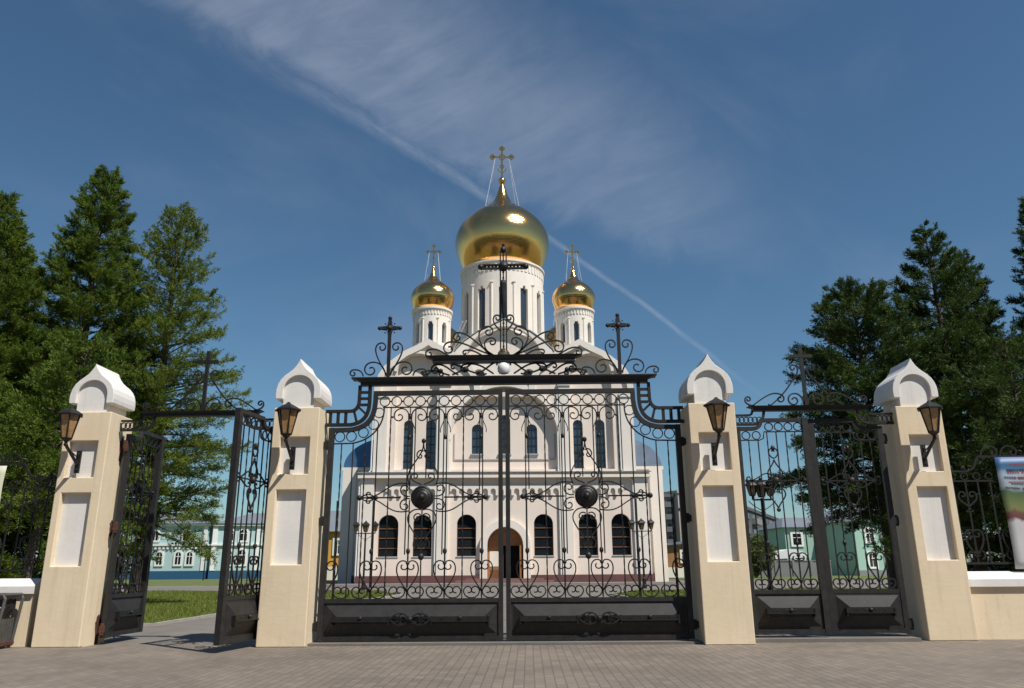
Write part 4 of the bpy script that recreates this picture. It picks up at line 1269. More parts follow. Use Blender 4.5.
def make_side_overthrow(x0, x1, y, xb0, xb1, xc, label):
    root = thing('side_overthrow', label, 'overthrow', ((x0 + x1) / 2, y, 3.1), 0, 'overthrows above the side gates')
    off = ((x0 + x1) / 2, 0, 3.1)
    mb = lambda: MB(off)
    I = M['iron']
    b = mb(); b.box(xb0 + .07, xb1 - .07, -.055, .055, 3.40, 3.445)
    b.add([(xb0 + .07, -.055, 3.445), (xb1 - .07, -.055, 3.445), (xb1 - .07, .055, 3.445), (xb0 + .07, .055, 3.445), (xb0, -.09, 3.475), (xb1, -.09, 3.475), (xb1, .09, 3.475), (xb0, .09, 3.475)],
          [(4, 5, 6, 7), (0, 1, 5, 4), (1, 2, 6, 5), (2, 3, 7, 6), (3, 0, 4, 7)])
    b.build('beam', I, root)
    for xs, xb, s in ((x0, xb0, 1), (x1, xb1, -1)):
        b = mb()
        b.flat([(xs, 3.335), (xb - s * .02, 3.335)] + bez((xb - s * .02, 3.335), (xb + s * .05, 3.335), (xb + s * .06, 3.35), (xb + s * .07, 3.41), 6)[1:], .03, .05)
        b.flat([(xs, 3.19), (xb + s * .08, 3.19)] + bez((xb + s * .08, 3.19), (xb + s * .2, 3.2), (xb + s * .24, 3.28), (xb + s * .25, 3.41), 8)[1:], .035, .05)
        n = max(2, int(abs(xb - xs) / .07))
        for i in range(n + 3):
            xx = xs + s * .04 + s * i * .068
            b.flat(arc(xx, 3.262, .045, 0, 330, 10), .012, .02, 0, True)
        b.build('step_rail', I, root)
    b = mb(); b.box(xc - .025, xc + .025, -.025, .025, 3.475, 4.47); b.box(xc - .175, xc + .175, -.028, .028, 4.265, 4.315); b.build('cross', I, root)
    L_ = []
    hw = (xb1 - xb0) / 2 - .1
    for v in (-1, 1):
        L_.append(scroll((xc + v * .55, 3.50), (xc + v * .42, 3.60), (xc + v * .28, 3.72), (xc + v * .12, 3.98), (v, .03, .012, .4), None))
        L_.append(scroll((xc + v * .16, 3.90), (xc + v * .08, 4.0), (xc + v * .05, 4.08), (xc + v * .10, 4.13), None, (-v, .06, .016, 1.0)))
        L_.append(scroll((xc + v * .03, 3.50), (xc + v * .04, 3.60), (xc + v * .08, 3.68), (xc + v * .17, 3.68), None, (-v, .11, .025, 1.25)))
        L_.append(scroll((xc + v * (hw - .02), 3.485), (xc + v * (hw - .22), 3.62), (xc + v * (hw - .36), 3.74), (xc + v * (hw - .50), 3.66), None, (v, .07, .018, 1.1)))
        L_.append(scroll((xc + v * (hw - .06), 3.49), (xc + v * (hw + .02), 3.49), (xc + v * (hw + .10), 3.53), (xc + v * (hw + .08), 3.60), None, (v, .05, .014, 1.1)))
    scrolls(root, mb, L_, .02, .024)
    return root


make_side_overthrow(3.5, 6.15, .56, 3.85, 5.80, 4.78, 'black iron overthrow with cross above the closed right side gate')
make_side_overthrow(-6.08, -3.5, .46, -5.80, -3.83, -4.80, 'black iron overthrow with cross above the open left side gate')


# ------------------------------------------------------------------ boundary walls, fence panels, banners, bin
def make_wall(x0, x1, y0, y1, label):
    root = thing('boundary_wall', label, 'wall', ((x0 + x1) / 2, y0, 0), 0, 'low walls beside the gate')
    off = ((x0 + x1) / 2, y0, 0)
    b = MB(off); b.box(x0, x1, y0, y1, 0, .735); b.build('wall_face', M['cream'], root)
    c = MB(off); c.add([(x0, y0 - .05, .735), (x1, y0 - .05, .735), (x1, y1 + .05, .735), (x0, y1 + .05, .735), (x0, y0 - .05, .84), (x1, y0 - .05, .84), (x1, y1 + .05, .84), (x0, y1 + .05, .84),
                        (x0, (y0 + y1) / 2, .95), (x1, (y0 + y1) / 2, .95)],
                       [(0, 3, 2, 1), (0, 1, 5, 4), (2, 3, 7, 6), (4, 5, 9, 8), (6, 7, 8, 9), (1, 2, 6, 9, 5), (3, 0, 4, 8, 7)])
    c.build('coping', M['white'], root)
    return root


make_wall(-12.5, -6.97, .34, .66, 'low cream wall with white coping behind the litter bin')
make_wall(6.852, 12.5, .60, .92, 'low cream wall with white coping below the coloured banner')


def make_fence(xa, xb, y, s, label):
    """s = +1: xa is the end next to the pillar, running towards +x"""
    root = thing('fence_panel', label, 'fence', (xa, y, .93), 0, 'iron fence panels on the low walls')
    mb = lambda: MB((0, 0, .93), s)
    Ln = abs(xb - xa); I = M['iron']
    b = mb(); b.box(0, Ln, -.015, .015, 1.05, 1.085); b.build('rail', I, root)
    b = mb(); b.flat([(0, 2.30), (.60, 2.30), (Ln, 2.30)], .022, .024); b.build('rail', I, root)
    b = mb(); b.flat([(0, 2.45), (.30, 2.45)] + bez((.30, 2.45), (.46, 2.45), (.50, 2.52), (.54, 2.64), 8)[1:] + [(.58, 2.68), (1.4, 2.68)] + bez((1.4, 2.68), (1.46, 2.52), (1.5, 2.45), (1.68, 2.45), 8) + [(Ln, 2.45)], .026, .026)
    b.build('rail', I, root)
    x = .12; i = 0
    while x < Ln:
        t = mb(); t.box(x - .009, x + .009, -.009, .009, 1.085, 2.30); t.build('bar', I, root)
        scrolls(root, mb, [arc(x, 2.375, .055, 0, 340, 12)], .014, .018, 'ring')
        if x < .5 or x > 1.6:
            t = mb(); t.ball((x, 0, 2.50), .03, 8, 1.4); t.build('finial', I, root)
        x += .19; i += 1
    k = 0; x = .31
    while x < Ln - .3:
        scrolls(root, mb, heart_lines(x, 1.15, 1.62, .13), .018, .022, 'heart')
        scrolls(root, mb, [scroll((x, 1.9), (x + v * .06, 1.98), (x + v * .17, 2.0), (x + v * .13, 2.1), (v, .05, .016, .6), (v, .06, .016, .9)) for v in (-1, 1)], .018, .022)
        scrolls(root, mb, [curl((x + v * .04, 1.12), R(90 - v * 90 + 0), v, .085, .022, 1.0) for v in (-1, 1)], .018, .022)
        x += .57
    scrolls(root, mb, [scroll((.62 + .3 * q, 2.70), (.66 + .3 * q, 2.85), (.78 + .3 * q, 2.88), (.86 + .3 * q, 2.80), (1, .05, .016, .5), (-1, .07, .018, .9)) for q in range(2)], .02, .024)
    return root


make_fence(6.86, 12.0, .76, 1, 'black iron fence panel on the wall right of the gate')
make_fence(-6.98, -12.0, .50, -1, 'black iron fence panel on the wall above the litter bin')


def banner_mat():
    m = bpy.data.materials.new('printed_banner'); m.use_nodes = True
    nt = m.node_tree; N, L = nt.nodes, nt.links; p = N['Principled BSDF']; p.inputs['Roughness'].default_value = .5
    tc = N.new('ShaderNodeTexCoord'); sep = N.new('ShaderNodeSeparateXYZ'); L.new(tc.outputs['Object'], sep.inputs[0])
    nz = N.new('ShaderNodeTexNoise'); nz.inputs['Scale'].default_value = 5; nz.inputs['Detail'].default_value = 6
    L.new(tc.outputs['Object'], nz.inputs['Vector'])
    ad = N.new('ShaderNodeMath'); ad.operation = 'MULTIPLY_ADD'; ad.inputs[1].default_value = .22
    L.new(nz.outputs[0], ad.inputs[0]); L.new(sep.outputs[2], ad.inputs[2])
    mr = N.new('ShaderNodeMapRange'); mr.inputs[1].default_value = .11; mr.inputs[2].default_value = 1.74 + .11
    L.new(ad.outputs[0], mr.inputs[0])
    cr = N.new('ShaderNodeValToRGB'); e = cr.color_ramp.elements
    e[0].position = 0; e[0].color = (.5, .5, .5, 1); e[1].position = 1; e[1].color = (.03, .10, .35, 1)
    for pos, c in ((.40, (.52, .52, .52)), (.43, (.13, .05, .04)), (.475, (.14, .06, .05)), (.50, (.16, .17, .06)), (.60, (.10, .14, .05)), (.66, (.07, .12, .06)), (.70, (.30, .37, .42)), (.80, (.38, .46, .55)), (.85, (.05, .15, .28)), (.92, (.03, .11, .24))):
        q = e.new(pos); q.color = (*c, 1)
    L.new(mr.outputs[0], cr.inputs[0]); L.new(cr.outputs[0], p.inputs['Base Color'])
    return m


def make_banner(x0, x1, y, z0, z1, m, label, lines):
    root = thing('banner', label, 'banner', (x0, y, z0))
    b = MB(); n = 14
    vs = []; W_ = x1 - x0; H_ = z1 - z0
    for j in range(n + 1):
        for i in range(n + 1):
            u, v = i / n, j / n
            vs.append((u * W_ + .012 * math.sin(v * 6), -.012 * math.sin(u * 7 + v * 4) - .006 * math.sin(v * 17), v * H_))
    N_ = (n + 1) ** 2
    fs = [(j * (n + 1) + i, j * (n + 1) + i + 1, (j + 1) * (n + 1) + i + 1, (j + 1) * (n + 1) + i) for j in range(n) for i in range(n)]
    b.add(vs, fs); sh = b.build('printed_sheet', m, root, smooth=True)
    sd = sh.modifiers.new('thickness', 'SOLIDIFY'); sd.thickness = .004
    if lines:
        t = MB(); rng = random.Random(3)
        for z, x_s in ((H_ - .15, .18), (H_ - .27, .12), (H_ - .345, .22), (H_ - .41, .12)):
            x = x_s; h = .042 if z > H_ - .3 else .026
            while x < W_ - .05:
                w = rng.uniform(.02, .034)
                t.box(x, x + w * .3, -.034, -.030, z, z + h); t.box(x + w * .62, x + w, -.034, -.030, z, z + h)
                t.box(x, x + w, -.0345, -.0305, z + h * (.42 if rng.random() < .6 else .8), z + h * (.42 if rng.random() < .6 else .8) + h * .2)
                x += w + .012 + (.03 if rng.random() < .15 else 0)
        t.build('lettering', M['dull_red'], root)
    return root


make_banner(7.665, 9.3, .70, .98, 2.66, banner_mat(), 'blue printed banner with red lettering tied to the right fence', True)
M['pale_board'] = mat('pale_banner_cloth', (.50, .50, .38), .7, var=.08, var_scale=2)
make_banner(-9.6, -7.80, .44, 1.02, 2.645, M['pale_board'], 'pale cream banner on the left fence at the picture edge', False)

b_ = thing('litter_bin', 'grey wire litter bin with black bag in front of left wall', 'bin', (-7.53, .02, 0))
b = MB()
b.box(-.26, .44, -.20, .20, .045, .09); b.build('base_tray', M['rust'], b_)
b = MB()
for y in (-.20, .20):
    b.tube([(.40, y, .03), (.47, y, .68), (.44, y, .73), (-.4, y, .73)], .022, 8)
b.tube([(.40, -.2, .045), (.40, .2, .045)], .022, 8); b.tube([(.445, -.2, .73), (.445, .2, .73)], .022, 8)
b.build('frame', M['bin_grey'], b_)
b = MB()
for k in range(13):
    x = -.30 + .055 * k; b.box(x, x + .045, -.175, -.165, .08, .40); b.box(x, x + .045, .165, .175, .08, .40)
for k in range(6):
    y = -.16 + .055 * k; b.box(.375, .385, y, y + .045, .08, .40)
b.build('slat_basket', M['bin_grey'], b_)
b = MB(); vs = []; fs = []; n = 28
for j, (sx, z) in enumerate(((.92, .10), (.96, .3), (1.0, .46), (1.10, .52), (1.07, .60), (1.04, .67), (.97, .665), (.9, .5))):
    for k in range(n):
        a = 2 * PI * k / n; wob = 1 + .03 * math.sin(k * 3.1 + j)
        vs.append((.02 + .36 * sx * wob * max(-1, min(1, 1.35 * math.cos(a))), .165 * sx * wob * max(-1, min(1, 1.35 * math.sin(a))), z + .012 * math.sin(k * 2.3)))
for j in range(7):
    for k in range(n): fs.append((j * n + k, j * n + (k + 1) % n, (j + 1) * n + (k + 1) % n, (j + 1) * n + k))
b.add(vs, fs); b.build('bin_bag', M['bin_black'], b_, smooth=True)
b = MB(); b.tube([(-.35, -.20, .50), (.1, -.215, .51), (.36, -.205, .55), (.47, -.18, .57)], .008, 6); b.build('tie_cord', M['bwhite'], b_)


# ------------------------------------------------------------------ trees
def make_tree_meshes(seed, H, Rm, z0, nb, dens, leaf_m, droop=.25, power=.85, blade=.10, sparse=0.0, lean=0.0):
    rng = np.random.default_rng(seed)
    lx = lambda z: lean * (z / H) ** 1.4
    # trunk
    tb = MB()
    zs = np.linspace(0, H * .97, 14)
    tb.tube([(lx(z) + rng.normal(0, .02), rng.normal(0, .02), z) for z in zs], [max(.015, .017 * H * (1 - z / H) ** .8) for z in zs], 9)
    # limbs
    lb = MB(); P = []; D = []
    for i in range(nb):
        t = (i + rng.uniform(0, 1)) / nb
        z = z0 + (H - z0) * t ** 1.05 * .985
        ht = (z - z0) / (H - z0)
        Lb = Rm * ((1 - ht) ** power) * (min(1, .55 + ht * 2.2)) * rng.uniform(.72, 1.12) + .22
        a = i * 2.399963 + rng.normal(0, .35)
        up = .05 + .62 * ht + rng.normal(0, .20)
        dx, dy = math.cos(a), math.sin(a)
        n = max(4, int(Lb / .35))
        pts = []
        side = rng.normal(0, .12)
        for k in range(n + 1):
            s = k / n
            rr = Lb * s
            zz = z + Lb * (up * s - droop * s * s * (1 - ht * .8) + .30 * droop * s ** 4)
            pts.append((lx(z) + dx * rr - dy * side * rr * s, dy * rr + dx * side * rr * s, zz))
        r0 = max(.012, .010 * Lb + .008)
        lb.tube(pts, [r0 * (1 - .85 * k / n) for k in range(n + 1)], 4, cap=False)
        # branchlets
        pa = np.array(pts)
        m = max(3, int(Lb * dens * 1.25))
        ss = rng.uniform(.10, 1.0, m) ** .75
        idx = np.clip((ss * n).astype(int), 0, n - 1); fr = ss * n - idx
        base = pa[idx] * (1 - fr)[:, None] + pa[idx + 1] * fr[:, None]
        dirb = pa[idx + 1] - pa[idx]; dirb /= np.linalg.norm(dirb, axis=1)[:, None] + 1e-9
        sd = rng.choice([-1, 1], m)
        lat = np.stack([-dy * sd, dx * sd, np.zeros(m)], 1)
        bl = (.18 + .55 * (1 - ss)) * min(1.0, Lb / 1.6) * rng.uniform(.6, 1.3, m) + .10
        dd = dirb * rng.uniform(.5, 1.1, m)[:, None] + lat * rng.uniform(.3, 1.0, m)[:, None] + np.stack([np.zeros(m), np.zeros(m), rng.normal(.18, .42, m)], 1)
        dd /= np.linalg.norm(dd, axis=1)[:, None]
        nt_ = 7
        for q in range(nt_):
            f = (q + rng.uniform(.1, 1, m)) / nt_
            pp = base + dd * (bl * f)[:, None]
            P.append(pp); D.append(dd)
        # tip tuft
        P.append(pa[-1:] + rng.normal(0, .02, (1, 3))); D.append((pa[-1:] - pa[-2:-1]) / np.linalg.norm(pa[-1] - pa[-2]))
    P = np.concatenate(P); D = np.concatenate(D)
    if sparse > 0:
        k = rng.uniform(0, 1, len(P)) > sparse; P, D = P[k], D[k]
    nb_ = 6
    V = []
    for q in range(nb_):
        n = len(P)
        v = D * rng.uniform(.5, 1.2, n)[:, None] + rng.normal(0, .42, (n, 3)) + np.array([0, 0, .12]); v /= np.linalg.norm(v, axis=1)[:, None]
        l = blade * rng.uniform(.55, 1.25, n)
        w = np.cross(v, rng.normal(0, 1, (n, 3))); w /= np.linalg.norm(w, axis=1)[:, None]
        w *= (blade * .17)
        c = P + rng.normal(0, .02, (n, 3))
        V.append(np.stack([c - w * .6, c + v * (l * .5)[:, None] + w, c + v * l[:, None]], 1))
    V = np.concatenate(V).reshape(-1, 3)
    F = np.arange(len(V)).reshape(-1, 3)
    return tb, lb, V, F


def make_tree(name, label, loc, leaf_m, rz=0, **kw):
    root = thing(name, label, 'tree', loc, rz, 'conifers beside the gate')
    tb, lb, V, F = make_tree_meshes(leaf_m=leaf_m, **kw)
    tr = tb.build('trunk', M['bark'], root, smooth=True)
    lb.build('limb', M['bark'], tr)
    fast_mesh('crown', V, F, leaf_m, root)
    return root


A, B = M['leaf_a'], M['leaf_b']
make_tree('larch_tree', 'tall dense larch, second peak from the left behind the left pillar', (-13.9, 12.0, 0), A, seed=11, H=14.3, Rm=3.8, z0=1.0, nb=310, dens=18, power=.95)
make_tree('larch_tree', 'thin see-through larch nearest the left side gate opening', (-11.8, 13.2, 0), M['leaf_d'], seed=12, H=13.4, Rm=3.4, z0=2.2, nb=240, dens=13, sparse=.34, power=.80)
make_tree('larch_tree', 'tall larch cut off by the left edge of the picture', (-17.4, 12.2, 0), A, seed=13, H=13.5, Rm=3.3, z0=1.0, nb=270, dens=16, power=.95)
make_tree('larch_tree', 'shorter bushy larch between the two leftmost tall ones', (-15.6, 10.2, 0), A, seed=14, H=11.4, Rm=3.2, z0=1.0, nb=250, dens=16, power=.9)
make_tree('larch_tree', 'low leaning larch right behind the fence above the litter bin', (-10.9, 6.2, 0), A, seed=15, H=6.4, Rm=2.3, z0=2.3, nb=95, dens=13, sparse=.3, lean=.7)
make_tree('spruce_tree', 'tallest dark conifer behind the right outer pillar', (13.6, 12.2, 0), B, seed=21, H=11.8, Rm=3.4, z0=2.7, nb=165, dens=17, power=1.05)
make_tree('spruce_tree', 'dark conifer rising just right of the tallest right-hand one', (15.2, 13.4, 0), B, seed=22, H=11.4, Rm=3.4, z0=.9, nb=170, dens=17, power=1.05)
make_tree('spruce_tree', 'lower spreading dark conifer behind the closed right side gate', (10.5, 11.2, 0), B, seed=23, H=9.1, Rm=3.0, z0=2.4, nb=175, dens=16, power=.6)
make_tree('spruce_tree', 'dark conifer cut off by the right edge of the picture', (16.75, 11.5, 0), B, seed=24, H=12.4, Rm=2.5, z0=.8, nb=170, dens=16, power=1.0)
make_tree('spruce_tree', 'small dark conifer low behind the banner fence', (13.2, 8.6, 0), B, seed=25, H=6.9, Rm=2.6, z0=2.1, nb=100, dens=13, sparse=.3)


# trees the domes mirror: the far side of the street behind the viewer
def far_wood():
    rng = np.random.default_rng(5)
    n = 130000
    ang = rng.uniform(R(146), R(394), n)
    d = rng.uniform(44, 62, n)
    x, y = d * np.cos(ang) * 1.45, -8 + d * np.sin(ang)
    h = 19 + 4 * np.sin(ang * 23) + 2 * np.sin(ang * 61 + 1)
    z = h * rng.uniform(0, 1, n) ** .8
    c = np.stack([x, y, z], 1)
    V = np.stack([c + rng.normal(0, .7, (n, 3)), c + rng.normal(0, .7, (n, 3)), c + rng.normal(0, .7, (n, 3))], 1).reshape(-1, 3)
    o = fast_mesh('far_wood', V, np.arange(n * 3).reshape(-1, 3), M['leaf_b'])
    tag(o, 'belt of trees across the street mirrored in the gold domes', 'trees', None, 'stuff')


far_wood()


def bush(name, label, loc, rx, rz_, h, seed, count=5000, leaf=None):
    root = thing(name, label, 'bush', loc)
    rng = np.random.default_rng(seed)
    c = rng.normal(0, 1, (count, 3)); c /= np.linalg.norm(c, axis=1)[:, None]; c *= (rng.uniform(.3, 1, count) ** .5)[:, None]
    c *= (1 + .25 * np.sin(c[:, :1] * 5 + seed) * np.sin(c[:, 2:] * 6))
    c = c * np.array([rx, rz_, h / 2]) + np.array([0, 0, h * .55])
    s = .11
    V = np.stack([c + rng.normal(0, s, (count, 3)) for _ in range(3)], 1).reshape(-1, 3)
    fast_mesh('foliage', V, np.arange(count * 3).reshape(-1, 3), leaf or M['leaf_c'], root)
    b = MB()
    for k in range(7):
        a = k * .9; b.tube([(0, 0, 0), (.3 * rx * math.cos(a), .3 * rz_ * math.sin(a), h * .4), (.7 * rx * math.cos(a), .7 * rz_ * math.sin(a), h * .8)], [.04, .03, .01], 5)
    b.build('stem', M['bark'], root)
    return root


bush('round_bush', 'round green bush left of the grey yard wall seen through the right gate', (21.6, 64, 0), 1.8, 1.6, 3.6, 3)
bush('shrub', 'small green shrub beside the mint green house', (21.6, 34, 0), .8, .8, 1.5, 4, 2500)

# ------------------------------------------------------------------ street lamps
M['lamp_dull'] = mat('dusty_lamp_glass', (0.15, 0.11, 0.06), 0.3, var=0.3, var_scale=8)
def lamp_head(root, x, z, s=1.0):
    b = MB(); b.lathe([(.10 * s, z), (.19 * s, z + .36 * s), (.25 * s, z + .36 * s), (.18 * s, z + .46 * s), (.05 * s, z + .56 * s), (.02 * s, z + .62 * s)], (x, 0, 0), 6)
    h = b.build('lamp_head', M['iron'], root)
    g_ = MB(); 
    for k in range(6):
        a0, a1 = R(60 * k + 8), R(60 * k + 52)
        g_.add([(x + .115 * s * math.cos(a0), .115 * s * math.sin(a0), z + .03 * s), (x + .115 * s * math.cos(a1), .115 * s * math.sin(a1), z + .03 * s),
                (x + .19 * s * math.cos(a1), .19 * s * math.sin(a1), z + .34 * s), (x + .19 * s * math.cos(a0), .19 * s * math.sin(a0), z + .34 * s)], [(0, 1, 2, 3)])
    g_.build('lamp_glass', M['lamp_dull'], h)


def make_lamp(loc, label, h=2.9, A=.50):
    root = thing('street_lamp', label, 'street lamp', loc, 0, 'lantern lamp posts in the churchyard')
    b = MB(); b.tube([(0, 0, 0), (0, 0, .5), (0, 0, .55), (0, 0, h)], [.10, .09, .055, .045], 10); b.lathe([(.13, 0), (.13, .12), (.09, .2)], (0, 0, 0), 12)
    b.build('post', M['iron'], root)
    b = MB(); b.tube([(-A, 0, h - .05), (A, 0, h - .05)], .028, 6)
    for s in (-1, 1): b.tube([(s * A, 0, h - .05), (s * A, 0, h + .06)], .028, 6); b.flat(scroll((s * .05, h - .35), (s * .15, h - .3), (s * .3, h - .2), (s * .4, h - .08), (s, .05, .02, .6)), .02, .02)
    b.build('arm', M['iron'], root)
    lamp_head(root, -A, h + .06, .85); lamp_head(root, A, h + .06, .85); lamp_head(root, 0, h + .02, .95)
    return root


make_lamp((-8.2, 30, 0), 'three-headed lamp post before the left corner of the cathedral')
make_lamp((6.27, 30, 0), 'three-headed lamp post before the right corner of the cathedral')
make_lamp((7.33, 12, 0), 'three-headed lamp post seen through the closed right side gate', 3.0, .27)


def single_lamp(loc, label, h=3.1):
    root = thing('park_lamp', label, 'street lamp', loc)
    b = MB(); b.tube([(0, 0, 0), (0, 0, h)], [.08, .05], 8); b.build('post', M['iron'], root)
    lamp_head(root, 0, h, 1.15)


single_lamp((-34.9, 75, 0), 'single-headed lamp post before the turquoise building', 3.1)


# ------------------------------------------------------------------ background buildings
def facade_windows(root, along, z0, w, h, depth_y, frame_m, glass_m, arched=False):
    for x in along:
        f = MB()
        if arched:
            f.plate(arch_loop(x, w * 1.55, z0 - .2, z0 + h + .25, 8), [arch_loop(x, w, z0, z0 + h, 8)], depth_y - .12, depth_y)
        else:
            f.plate([(x - w * .75, z0 - .2), (x + w * .75, z0 - .2), (x + w * .75, z0 + h + .25), (x - w * .75, z0 + h + .25)],
                    [[(x - w / 2, z0), (x + w / 2, z0), (x + w / 2, z0 + h), (x - w / 2, z0 + h)]], depth_y - .12, depth_y)
        win = f.build('window', frame_m, root)
        g_ = MB(); g_.plate(arch_loop(x, w, z0, z0 + h, 8) if arched else [(x - w / 2, z0), (x + w / 2, z0), (x + w / 2, z0 + h), (x - w / 2, z0 + h)], (), depth_y - .045, depth_y - .003)
        g_.build('pane', glass_m, win)
        b = MB(); b.box(x - .035, x + .035, depth_y - .09, depth_y - .048, z0, z0 + h * (.95 if not arched else .98)); b.box(x - w / 2, x + w / 2, depth_y - .085, depth_y - .048, z0 + h * .62, z0 + h * .67)
        b.build('glazing_bar', frame_m, win)


def make_turquoise():
    root = thing('turquoise_building', 'two-storey turquoise building with white window surrounds and grey roof', 'building', (-39.0, 85, 0), 0)
    W_ = M['bwhite']
    b = MB(); b.box(-22, 0, 0, 12, 1.0, 6.3); b.build('wall', M['turq'], root)
    b = MB(); b.box(-22.05, .05, -.08, 12, 0, 1.0); b.build('plinth', M['navy'], root)
    b = MB(); b.box(-22.2, .2, -.25, 12.2, 3.95, 4.15); b.box(-22.3, .3, -.35, 12.3, 6.3, 6.6)
    for k in range(44): b.box(-21.8 + k * .5, -21.55 + k * .5, -.16, 0, 3.55, 3.9)
    b.build('cornice', W_, root)
    for x in (-22.05, -8.8, -.42): MB().box(x, x + .45, -.14, 0, 1.0, 6.3).build('pilaster', W_, root)
    b = MB(); b.add([(-22.5, -.5, 6.6), (.5, -.5, 6.6), (.5, 12.5, 6.6), (-22.5, 12.5, 6.6), (-16, 6, 8.4), (-5, 6, 8.4)], [(0, 1, 5, 4), (1, 2, 5), (2, 3, 4, 5), (3, 0, 4), (3, 2, 1, 0)]); b.build('roof', M['roof_grey'], root)
    facade_windows(root, [-19.6, -18.1, -15.7, -14.2, -11.8, -10.3, -7.1, -5.6, -3.3, -1.9], 1.75, .7, 1.45, -.003, W_, M['glass'], True)
    facade_windows(root, [-19.0, -15.0, -11.1, -6.4, -2.6], 4.6, .75, 1.2, -.003, W_, M['glass'], True)
    return root


def make_turquoise_wing():
    root = thing('turquoise_wing', 'long turquoise wing with paired white windows behind the open left gate leaf', 'building', (-38.5, 85.2, 0), R(14))
    W_ = M['bwhite']
    b = MB(); b.box(0, 26, 0, 10, 1.0, 6.3); b.build('wall', M['turq'], root)
    b = MB(); b.box(-.02, 26.05, -.08, 10, 0, 1.0); b.build('plinth', M['navy'], root)
    b = MB(); b.box(0, 26.2, -.25, 10.2, 3.95, 4.15); b.box(0, 26.3, -.35, 10.3, 6.3, 6.6)
    b.build('cornice', W_, root)
    for x in (.1, 5.2, 10.2, 15.2, 20.2): MB().box(x, x + .55, -.14, 0, 1.0, 6.3).build('pilaster', W_, root)
    b = MB(); b.add([(0, -.5, 6.6), (26.5, -.5, 6.6), (26.5, 10.5, 6.6), (0, 10.5, 6.6), (4, 5, 8.2), (22, 5, 8.2)], [(0, 1, 5, 4), (1, 2, 5), (2, 3, 4, 5), (3, 0, 4), (3, 2, 1, 0)]); b.build('roof', M['roof_grey'], root)
    xs = []
    for c in (2.9, 7.9, 12.9, 17.9, 22.9): xs += [c - .8, c + .8]
    facade_windows(root, xs, 1.7, .8, 1.75, -.003, W_, M['glass'], True)
    facade_windows(root, xs, 4.55, .8, 1.35, -.003, W_, M['glass'], True)


make_turquoise(); make_turquoise_wing()


def house(name, label, cat, loc, rz, w, d, h, rh, wall, roofm, wins, plinth=None, ov=.4):
    root = thing(name, label, cat, loc, rz)
    b = MB(); b.box(0, w, 0, d, 0, h); b.build('wall', wall, root)
    b = MB(); b.add([(-ov, -ov, h), (w + ov, -ov, h), (w + ov, d + ov, h), (-ov, d + ov, h), (w * .25, d / 2, h + rh), (w * .75, d / 2, h + rh)], [(0, 1, 5, 4), (1, 2, 5), (2, 3, 4, 5), (3, 0, 4), (3, 2, 1, 0)])
    b.build('roof', roofm, root)
    for xs, z0, ww, hh in wins: facade_windows(root, xs, z0, ww, hh, -.003, M['bwhite'], M['glass'])
    if plinth:
        b = MB(); b.box(-.03, w + .03, -.06, d, 0, plinth[0]); b.build('plinth', plinth[1], root)
    return root


house('ochre_house', 'ochre yellow house with grey roof left of the cathedral', 'house', (-27.0, 70, 0), 0, 10.5, 8, 4.8, 2.4, M['yellow'], M['roof_grey'],
      [([3.0, 7.75], 2.6, .7, 1.3)], (1.3, M['paper']))
# mint green house, corner towards the viewer: sunny face to the right, shaded face to the left
gh = thing('green_house', 'mint green two-storey house with white windows behind the right side gate', 'house', (35.2, 74, 0), R(24))
b = MB(); b.box(0, 14, 0, 10, 0, 5.6); b.build('wall', M['green'], gh)
b = MB(); b.add([(-.5, -.5, 5.6), (14.5, -.5, 5.6), (14.5, 10.5, 5.6), (-.5, 10.5, 5.6), (3.5, 5, 7.4), (10.5, 5, 7.4)], [(0, 1, 5, 4), (1, 2, 5), (2, 3, 4, 5), (3, 0, 4), (3, 2, 1, 0)]); b.build('roof', M['roof_grey'], gh)
facade_windows(gh, [2.0, 4.4, 7.0, 9.6], .9, .95, 1.35, -.003, M['bwhite'], M['glass']); facade_windows(gh, [2.0, 4.4, 7.0, 9.6], 3.5, .95, 1.35, -.003, M['bwhite'], M['glass'])
b = MB(); b.box(-.06, 14, -.08, -.003, 0, .55); b.build('plinth', M['panel_grey'], gh)
b = MB(); b.box(11.5, 12.5, -.1, -.003, .05, 2.2); b.build('door', M['brownwood'], gh)
ga = thing('green_annex', 'darker shaded mint annex joined left of the green house', 'house', (25.3, 77.5, 0), R(4))
b = MB(); b.box(3.7, 9.4, 0, 8, 0, 5.2); b.build('wall', M['green'], ga)
b = MB(); b.add([(3.3, -.4, 5.2), (9.4, -.4, 5.2), (9.4, 8.3, 5.2), (3.3, 8.3, 5.2), (5.2, 4, 6.5), (9.4, 4, 6.5)], [(0, 1, 5, 4), (2, 3, 4, 5), (3, 0, 4), (1, 2, 5), (3, 2, 1, 0)]); b.build('roof', M['roof_grey'], ga)
facade_windows(ga, [5.0, 7.9], .9, .95, 1.3, -.003, M['bwhite'], M['glass']); facade_windows(ga, [5.0, 7.9], 3.3, .95, 1.2, -.003, M['bwhite'], M['glass'])

